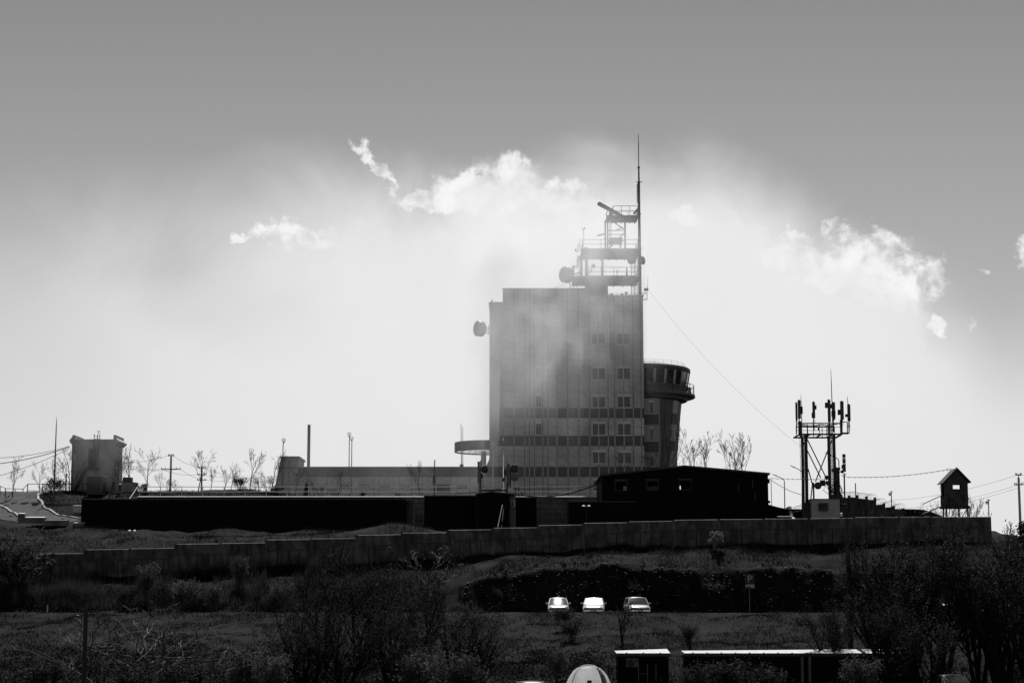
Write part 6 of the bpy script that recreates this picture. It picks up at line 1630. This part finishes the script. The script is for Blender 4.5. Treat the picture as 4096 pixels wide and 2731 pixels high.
# slope shrubs in front of and around the wall
for i, (px, yt, D, lab, sx, pal) in enumerate([
        (60, 2155, 161, 'big leafy bush at the left picture edge before the wall', 1.5, 0), (585, 2248, 158.5, 'upright pale bush before the wall, left part', .8, 1), (955, 2215, 161, 'small leafy tree before the wall, second left bush', .7, 1),
        (740, 2310, 157, 'broad pale bush on the slope below the wall', 1.6, 1), (850, 2330, 157, 'lower pale bush beside the broad one', 1.2, 1), (500, 2345, 157, 'dark round bush left of the broad pale bush', 1.2, 0), (560, 2385, 156.8, 'small pale bush just above the road', 1.0, 1),
        (1130, 2320, 157, 'pale bush between grass and the tree thicket', 1.0, 1), (1100, 2370, 157, 'dark bush low at the road left of the thicket', 1.4, 0), (1340, 2180, 160, 'leafy sapling against the wall left of the thicket', .6, 0),
        (1760, 2330, 157.5, 'bright little shrub at the left end of the dark bank', .8, 1),
        (2255, 2425, 140, 'leafy shrub growing over the nose of the first white car', 1.2, 0), (2290, 2470, 136, 'leafy shrub below the first white car', 1.3, 0), (2225, 2590, 122, 'twin-tipped pale shrub left of the tent', .9, 1), (2760, 2490, 132, 'thin young shrub on the bank above the long cabin', .9, 0),
        (980, 2590, 112, 'pale leafy shrub low at the left of the thicket', 1.2, 1), (1080, 2600, 110, 'leafy shrub right of the low pale one', 1.1, 1), (1680, 2590, 111, 'bright leafy shrub at the foot of the thicket', 1.3, 1), (1850, 2600, 112, 'bright leafy shrub right of the thicket foot', 1.3, 1), (3450, 2620, 113, 'bright shrub under the right hand trees', 1.2, 1),
        (2900, 2630, 114, 'leafy shrub before the long black cabin', 1.3, 0), (3050, 2650, 112, 'low leafy shrub before the long black cabin', 1.3, 0), (2780, 2640, 112, 'leafy shrub between the two black cabins', .9, 0), (180, 2630, 112, 'dark shrub at the lower left corner', 1.5, 0), (520, 2640, 110, 'dark shrub right of the pole stump', 1.4, 0), (760, 2620, 113, 'dark leafy shrub below the fallen bare branches', 1.5, 0)]):
    pl = (SHP if pal else SHR)[i % 3]
    at_px(pl, 'shrub', lab, 'shrub', px, yt, D, None, None, 'pale shrubs' if pal else GB, sx=sx)
FEA = Plant(250, 'bark_pale', 'leaf_feather', leaf_lv=3, per=3, size=.06, lspread=.05, H_=3.2, r0=.09, lv=4, first=.2, nb=(11, 6, 5, 2), ang=(42, 36, 30, 28), lr=(.62, .5, .45, .4), up=.7, wob=.10, rmin=.008)
at_px(FEA, 'shrub', 'round feathery shrub alone on the grass before the wall', 'shrub', 2855, 2122, 163.0, None, 0, None, sx=1.7)
BT = Plant(300, 'bark_grey', H_=6, r0=.12, lv=4, first=.25, nb=(6, 5, 4, 2), ang=(46, 40, 38, 36), lr=(.75, .55, .5, .5), up=.35, wob=.16, rmin=.014)
at_px(BT, 'bare_tree', 'gnarled bare tree before the middle of the concrete wall', 'tree', 1690, 2115, 156.8, None, 1.0, None, sx=1.25)
BT2 = Plant(301, 'bark_grey', H_=5, r0=.09, lv=3, first=.35, nb=(6, 4, 3), ang=(36, 34, 34), up=.4, rmin=.012)
at_px(BT2, 'bare_tree', 'slight bare sapling on the grass left of the feathery shrub', 'tree', 2687, 2150, 162, None, 2, None)
BT3 = Plant(302, 'bark', H_=6, r0=.17, lv=4, first=.22, nb=(7, 4, 3, 2), ang=(22, 30, 34, 36), lr=(.85, .6, .5, .5), up=.5, rmin=.012, wob=.08)
at_px(BT3, 'bare_tree', 'dark bare tree on the bank in front of the last white car', 'tree', 2488, 2368, 134, None, 1, None, sx=1.1)
BT4 = [Plant(310 + i, 'bark_grey', H_=4.5, r0=.055, lv=3, first=.25, nb=(4, 3, 2), ang=(44, 42, 40), lr=(.7, .6, .5), up=.1, wob=.2, stems=5, spread0=46, rmin=.012) for i in range(2)]
at_px(BT4[0], 'bare_shrub', 'bare shrub with shining crooked branches at lower left', 'shrub', 620, 2410, 117, None, 0, None, sx=1.6)
at_px(BT4[1], 'bare_shrub', 'second bare shrub with shining branches left of the pole stump', 'shrub', 430, 2450, 115, None, 2, None, sx=1.5)
at_px(BT4[1], 'bare_shrub', 'pale forked bare shrub under the lightning mast', 'shrub', 215, 1930, 201, None, 1, None, sx=.9)

# the two thickets of young trees
TR = [Plant(400 + i, 'bark', 'leaf', leaf_lv=4, per=2, size=.08, lspread=.10, split=2, H_=9, r0=.24, lv=4, first=.18, nb=(8, 5, 3, 2), ang=(34, 36, 38, 40), lr=(.66, .58, .52, .5), up=.35, wob=.11, stems=3, spread0=20, rmin=.010) for i in range(3)]
TB = [Plant(430 + i, 'bark', 'leaf', leaf_lv=3, per=3, size=.085, lspread=.14, split=2, H_=9.5, r0=.27, lv=3, first=.16, nb=(9, 6, 5), ang=(30, 34, 38), lr=(.62, .55, .45), up=.45, wob=.09, stems=4, spread0=22, rmin=.014) for i in range(3)]
TG = 'young trees of the thickets'
thick = [(1240, 2400, 115, 'low tangled tree at the left front of the middle thicket', 1.2, 2), (1500, 2240, 132, 'tree behind the thicket heart, close to the wall', 1.1, 1), (1620, 2340, 119, 'tangled tree between the forked one and the heart of the thicket', 1.2, 2), (1900, 2420, 115, 'low spreading tree at the right front of the middle thicket', 1.2, 1), (1180, 2330, 124, 'leafy tree at the left end of the middle thicket', 1.0, 0), (1300, 2260, 127, 'leafy tree second in the middle thicket', 1.0, 1), (1440, 2190, 130, 'tallest leafy tree at the heart of the middle thicket', 1.0, 2), (1560, 2270, 122, 'dark stemmed tree in front of the thicket heart', 1.1, 0),
         (1700, 2290, 126, 'forked tree at the right of the middle thicket', 1.1, 1), (1820, 2330, 121, 'spreading tree at the right end of the middle thicket', 1.1, 2), (1380, 2400, 116, 'low leafy tree in the front of the middle thicket', 1.2, 1), (1640, 2480, 113, 'low tree before the forked thicket tree', 1.2, 0),
         (3330, 2390, 124, 'tree at the left end of the right thicket, beside the timber pole', 1.15, 1), (3500, 2130, 128, 'slim tree left in the right thicket before the wall', .8, 0), (3620, 2060, 123, 'tallest many-stemmed tree of the right thicket', 1.0, 2), (3760, 2110, 125, 'many-stemmed tree under the lookout hut', 1.0, 1),
         (3900, 2180, 121, 'tree right of the lookout hut in the thicket', 1.0, 0), (3990, 2120, 119, 'thick trunked tree near the right picture edge', 1.1, 2), (4085, 2080, 124, 'tree cut by the right picture edge', 1.0, 1), (3560, 2330, 117, 'dark trunk tree in the front of the right thicket', 1.15, 2), (3700, 2430, 114, 'low tree in front of the many-stemmed ones', 1.2, 0)]
for px, yt, D, lab, sx, v in thick: at_px((TB if px > 3000 else TR)[v], 'young_tree', lab, 'tree', px, yt, D, None, None, TG, sx=sx)
PN = conifer(9, 4.0)
at_px(PN, 'conifer', 'dark pine at the right picture edge below the slim pole', 'tree', 4095, 2085, 140, None, 0, 'small conifers', sx=1.6)
for px, yt, D, lab in ((3790, 1935, 166.8, 'leafy bush growing up around the lookout hut stilts'), (3690, 2010, 166.8, 'leafy bush by the lookout hut steps'), (3880, 1965, 167.5, 'leafy bush right of the lookout hut'), (3590, 2045, 166.8, 'low bush behind the wall under the camera pole'), (3480, 2050, 170, 'low bush on the mound behind the wall')):
    at_px(SPS, 'shrub', lab, 'shrub', px, yt, D, None, None, GB, sx=.8)

# ---------------------------------------------------------------- grass, reeds, undergrowth and stones (nobody could count these)
def blades(name, n, x0, x1, y0, y1, h, w, mt, lean=.35, clump=.6, keep=None, seed=1):
    g = np.random.default_rng(seed)
    x = g.uniform(x0, x1, n); y = g.uniform(y0, y1, n)
    k = vnoise(x * .45, y * .6) + .5 * vnoise(x * 1.3 + 7, y * 1.5)
    ok = k > g.uniform(-.75, .35, n) * clump
    if keep is not None: ok &= keep(x, y)
    x, y, k = x[ok], y[ok], k[ok]; m = len(x)
    hh = h * g.uniform(.5, 1.25, m) * (1 + .9 * k); ww = w * g.uniform(.7, 1.4, m); a = g.uniform(0, np.pi, m)
    z = H(x, y) - .03; dx = np.cos(a) * ww / 2; dy = np.sin(a) * ww / 2
    lx, ly = g.normal(0, lean, m) * hh, g.normal(0, lean, m) * hh
    V = np.stack([np.stack([x - dx, y - dy, z], 1), np.stack([x + dx, y + dy, z], 1), np.stack([x + lx, y + ly, z + hh], 1)], 1).reshape(-1, 3)
    o = np_obj(name, V, np.arange(m * 3).reshape(-1, 3), M[mt]); tag(o, kind='stuff'); return o
tag(blades('bank_grass', 170000, -46, 42, 126, 147, .17, .04, 'grass', .5, seed=1), 'short grass on the bank below the road', 'grass')
tag(blades('slope_grass', 70000, -50, 44, 156.6, 165, .22, .04, 'grass', .5, keep=lambda x, y: (y > 159.5) | (x < -7), seed=2), 'short grass on the slope between road and concrete wall', 'grass')
tag(blades('yard_grass', 90000, -52, 36, 166, 184.5, .28, .04, 'grass', .5, seed=3), 'rough grass behind the concrete wall', 'grass')
ri = np.array(road_in); ro = np.array(road_out)
def off_road(x, y):
    xi = np.interp(y, ri[:, 1], ri[:, 0]); xo = -80.0
    return ~((x < xi + .3) & (y > 187)) 
tag(blades('hill_grass', 50000, -62, -14, 186, 216, .25, .045, 'grass', .5, keep=lambda x, y: off_road(x, y) & ~((y < 199.6) & (x > -39)), seed=4), 'grass on the west hill around the rendered block', 'grass')
tag(blades('reed_grass', 34000, -46, -15, 157.5, 164.8, 1.0, .035, 'reed', .14, 1.0, keep=lambda x, y: vnoise(x * .3 + 3, y * .4) > -.12, seed=5), 'tall dry grass at the foot of the concrete wall', 'grass')
tag(blades('meadow_grass', 60000, -36, 36, 96, 127, .55, .035, 'brush', .35, seed=6), 'rough tall grass on the low ground', 'grass')
tag(blades('verge_grass', 26000, -16, 44, 162.5, 165.1, .30, .035, 'reed', .3, 1.0, seed=9), 'longer grass along the foot of the wall', 'grass')
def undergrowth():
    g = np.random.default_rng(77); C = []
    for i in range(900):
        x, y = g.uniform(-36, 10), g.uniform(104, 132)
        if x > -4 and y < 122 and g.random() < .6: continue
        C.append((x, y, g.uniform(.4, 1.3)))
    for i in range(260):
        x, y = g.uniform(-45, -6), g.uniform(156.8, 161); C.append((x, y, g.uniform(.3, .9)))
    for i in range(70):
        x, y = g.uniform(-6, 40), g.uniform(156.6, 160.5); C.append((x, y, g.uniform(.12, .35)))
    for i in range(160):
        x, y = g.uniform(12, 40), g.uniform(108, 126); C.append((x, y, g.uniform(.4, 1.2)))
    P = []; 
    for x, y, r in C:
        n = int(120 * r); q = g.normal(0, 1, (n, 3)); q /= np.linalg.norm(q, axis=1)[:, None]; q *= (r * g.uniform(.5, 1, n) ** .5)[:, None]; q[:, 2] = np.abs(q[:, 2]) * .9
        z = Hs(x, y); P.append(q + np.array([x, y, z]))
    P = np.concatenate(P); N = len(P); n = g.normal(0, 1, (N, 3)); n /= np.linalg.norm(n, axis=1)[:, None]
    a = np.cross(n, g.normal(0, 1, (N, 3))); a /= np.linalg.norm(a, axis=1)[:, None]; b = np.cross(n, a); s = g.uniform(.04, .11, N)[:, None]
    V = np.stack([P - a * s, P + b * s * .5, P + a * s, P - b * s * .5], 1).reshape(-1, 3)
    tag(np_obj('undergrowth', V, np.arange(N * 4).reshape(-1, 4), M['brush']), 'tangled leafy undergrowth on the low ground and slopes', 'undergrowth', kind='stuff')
undergrowth()
def rubble():
    g = random.Random(8); m = MB()
    ico = [(0, 0, 1)] + [(math.cos(i * 1.2566) * .9, math.sin(i * 1.2566) * .9, .35) for i in range(5)] + [(math.cos(i * 1.2566 + .63) * .9, math.sin(i * 1.2566 + .63) * .9, -.4) for i in range(5)]
    fs = [(0, 1 + i, 1 + (i + 1) % 5) for i in range(5)] + [(1 + i, 6 + i, 1 + (i + 1) % 5) for i in range(5)] + [(1 + (i + 1) % 5, 6 + i, 6 + (i + 1) % 5) for i in range(5)]
    for i in range(1700):
        x = g.uniform(-4, 38); y = g.uniform(156.2, 159.8) if i % 3 else g.uniform(128, 147); s = g.uniform(.03, .09) * (1.9 if g.random() < .06 else 1)
        if y < 150: s *= .55
        z = Hs(x, y); r = Matrix.Rotation(g.uniform(0, 6.28), 3, 'Z')
        m.add([r @ Vector((p[0] * s * g.uniform(.7, 1.4), p[1] * s, p[2] * s * .6)) + Vector((x, y, z + s * .15)) for p in ico], fs)
    tag(m.build('rubble', M['stone']), 'loose stones on the steep bank behind the parked cars', 'stones', kind='stuff')
rubble()

# ---------------------------------------------------------------- drifting mist round the tower
def mist():
    x0, x1 = XX(1000, 205), XX(2760, 215); y0, y1, z0, z1 = 201.5, 215.5, 11.5, 56.0
    m = bpy.data.materials.new('drifting_mist'); m.use_nodes = True; t = NT(m.node_tree); t.n.clear()
    out = t.new('ShaderNodeOutputMaterial'); pv = t.new('ShaderNodeVolumePrincipled'); t.l.new(pv.outputs[0], out.inputs['Volume'])
    pv.inputs['Color'].default_value = (1, 1, 1, 1); pv.inputs['Anisotropy'].default_value = .5
    geo = t.new('ShaderNodeNewGeometry'); pos = geo.outputs['Position']; sp = t.new('ShaderNodeSeparateXYZ'); t.l.new(pos, sp.inputs[0])
    X_, Y_, Z_ = sp.outputs
    ax = t.smooth(X_, x1 - 1.0, x1 - 12, 0, 1)
    # height profile: a low drift along the wing, a gap, then the thick veil over the tower's upper left
    lowd = t.m('MULTIPLY', t.curve(Z_, [(z0, 0.0), (13, .5), (15.5, 1.0), (18, 1.0), (23, .9), (28, .4), (34, 0)]), t.m('MULTIPLY', t.smooth(X_, x0 + 1, x0 + 8, 0, .09), t.smooth(X_, 4, -4)))
    az = t.curve(Z_, [(z0, 0.0), (17, .14), (22, .40), (28, .8), (34, 1.0), (40, .85), (44, .35), (49, .03), (z1, 0)])
    ay = t.m('MULTIPLY', t.smooth(Y_, y0 + .2, y0 + 5), t.smooth(Y_, y1 - .1, y1 - 4))
    near = t.smooth(X_, -7.5, -1.5)
    # it hangs thickest over the left shoulder and thins along a slanting line to the right
    sl = t.smooth(t.m('ADD', X_, t.m('MULTIPLY', Z_, -.60)), 5.0, -16.0, .16, 1.0)
    hi = t.m('MULTIPLY', t.m('MULTIPLY', ax, az), t.m('MULTIPLY', near, sl))
    n = t.noise(t.vm('MULTIPLY', pos, (1, 1, .8)), .20, 5, .58, .5)
    nn = t.smooth(n, .34, .68, .12, 1.5)
    d = t.m('MULTIPLY', t.m('MULTIPLY', t.m('ADD', hi, lowd), ay), t.m('MULTIPLY', nn, MIST_K))
    t.l.new(d, pv.inputs['Density'])
    b = MB().box(x0, x1, y0, y1, z0, z1).build('haze', m)
    tag(b, 'thin mist drifting across the left of the tower and the wing', 'mist', kind='stuff')
def block_mist():
    """a thin drift in front of the rendered block"""
    m = bpy.data.materials.new('thin_mist'); m.use_nodes = True; t = NT(m.node_tree); t.n.clear()
    out = t.new('ShaderNodeOutputMaterial'); pv = t.new('ShaderNodeVolumePrincipled'); t.l.new(pv.outputs[0], out.inputs['Volume'])
    pv.inputs['Color'].default_value = (1, 1, 1, 1); pv.inputs['Anisotropy'].default_value = .5
    geo = t.new('ShaderNodeNewGeometry'); c = W(410, 1790, 203); 
    d = t.vm('LENGTH', t.vm('MULTIPLY', t.vm('SUBTRACT', geo.outputs['Position'], tuple(c)), (1 / 7.5, 1 / 4.2, 1 / 5.0)))
    n = t.smooth(t.noise(geo.outputs['Position'], .3, 4, .6, .4), .32, .68, .3, 1.3)
    t.l.new(t.m('MULTIPLY', t.m('MULTIPLY', t.smooth(d, 1.0, .2), n), .020), pv.inputs['Density'])
    tag(MB().box(c.x - 7.6, c.x + 7.6, c.y - 4.3, c.y + 4.3, c.z - 5.1, c.z + 5.1).build('haze', m), 'thin mist drifting before the rendered block', 'mist', kind='stuff')
block_mist()
MIST_K = .115
mist()
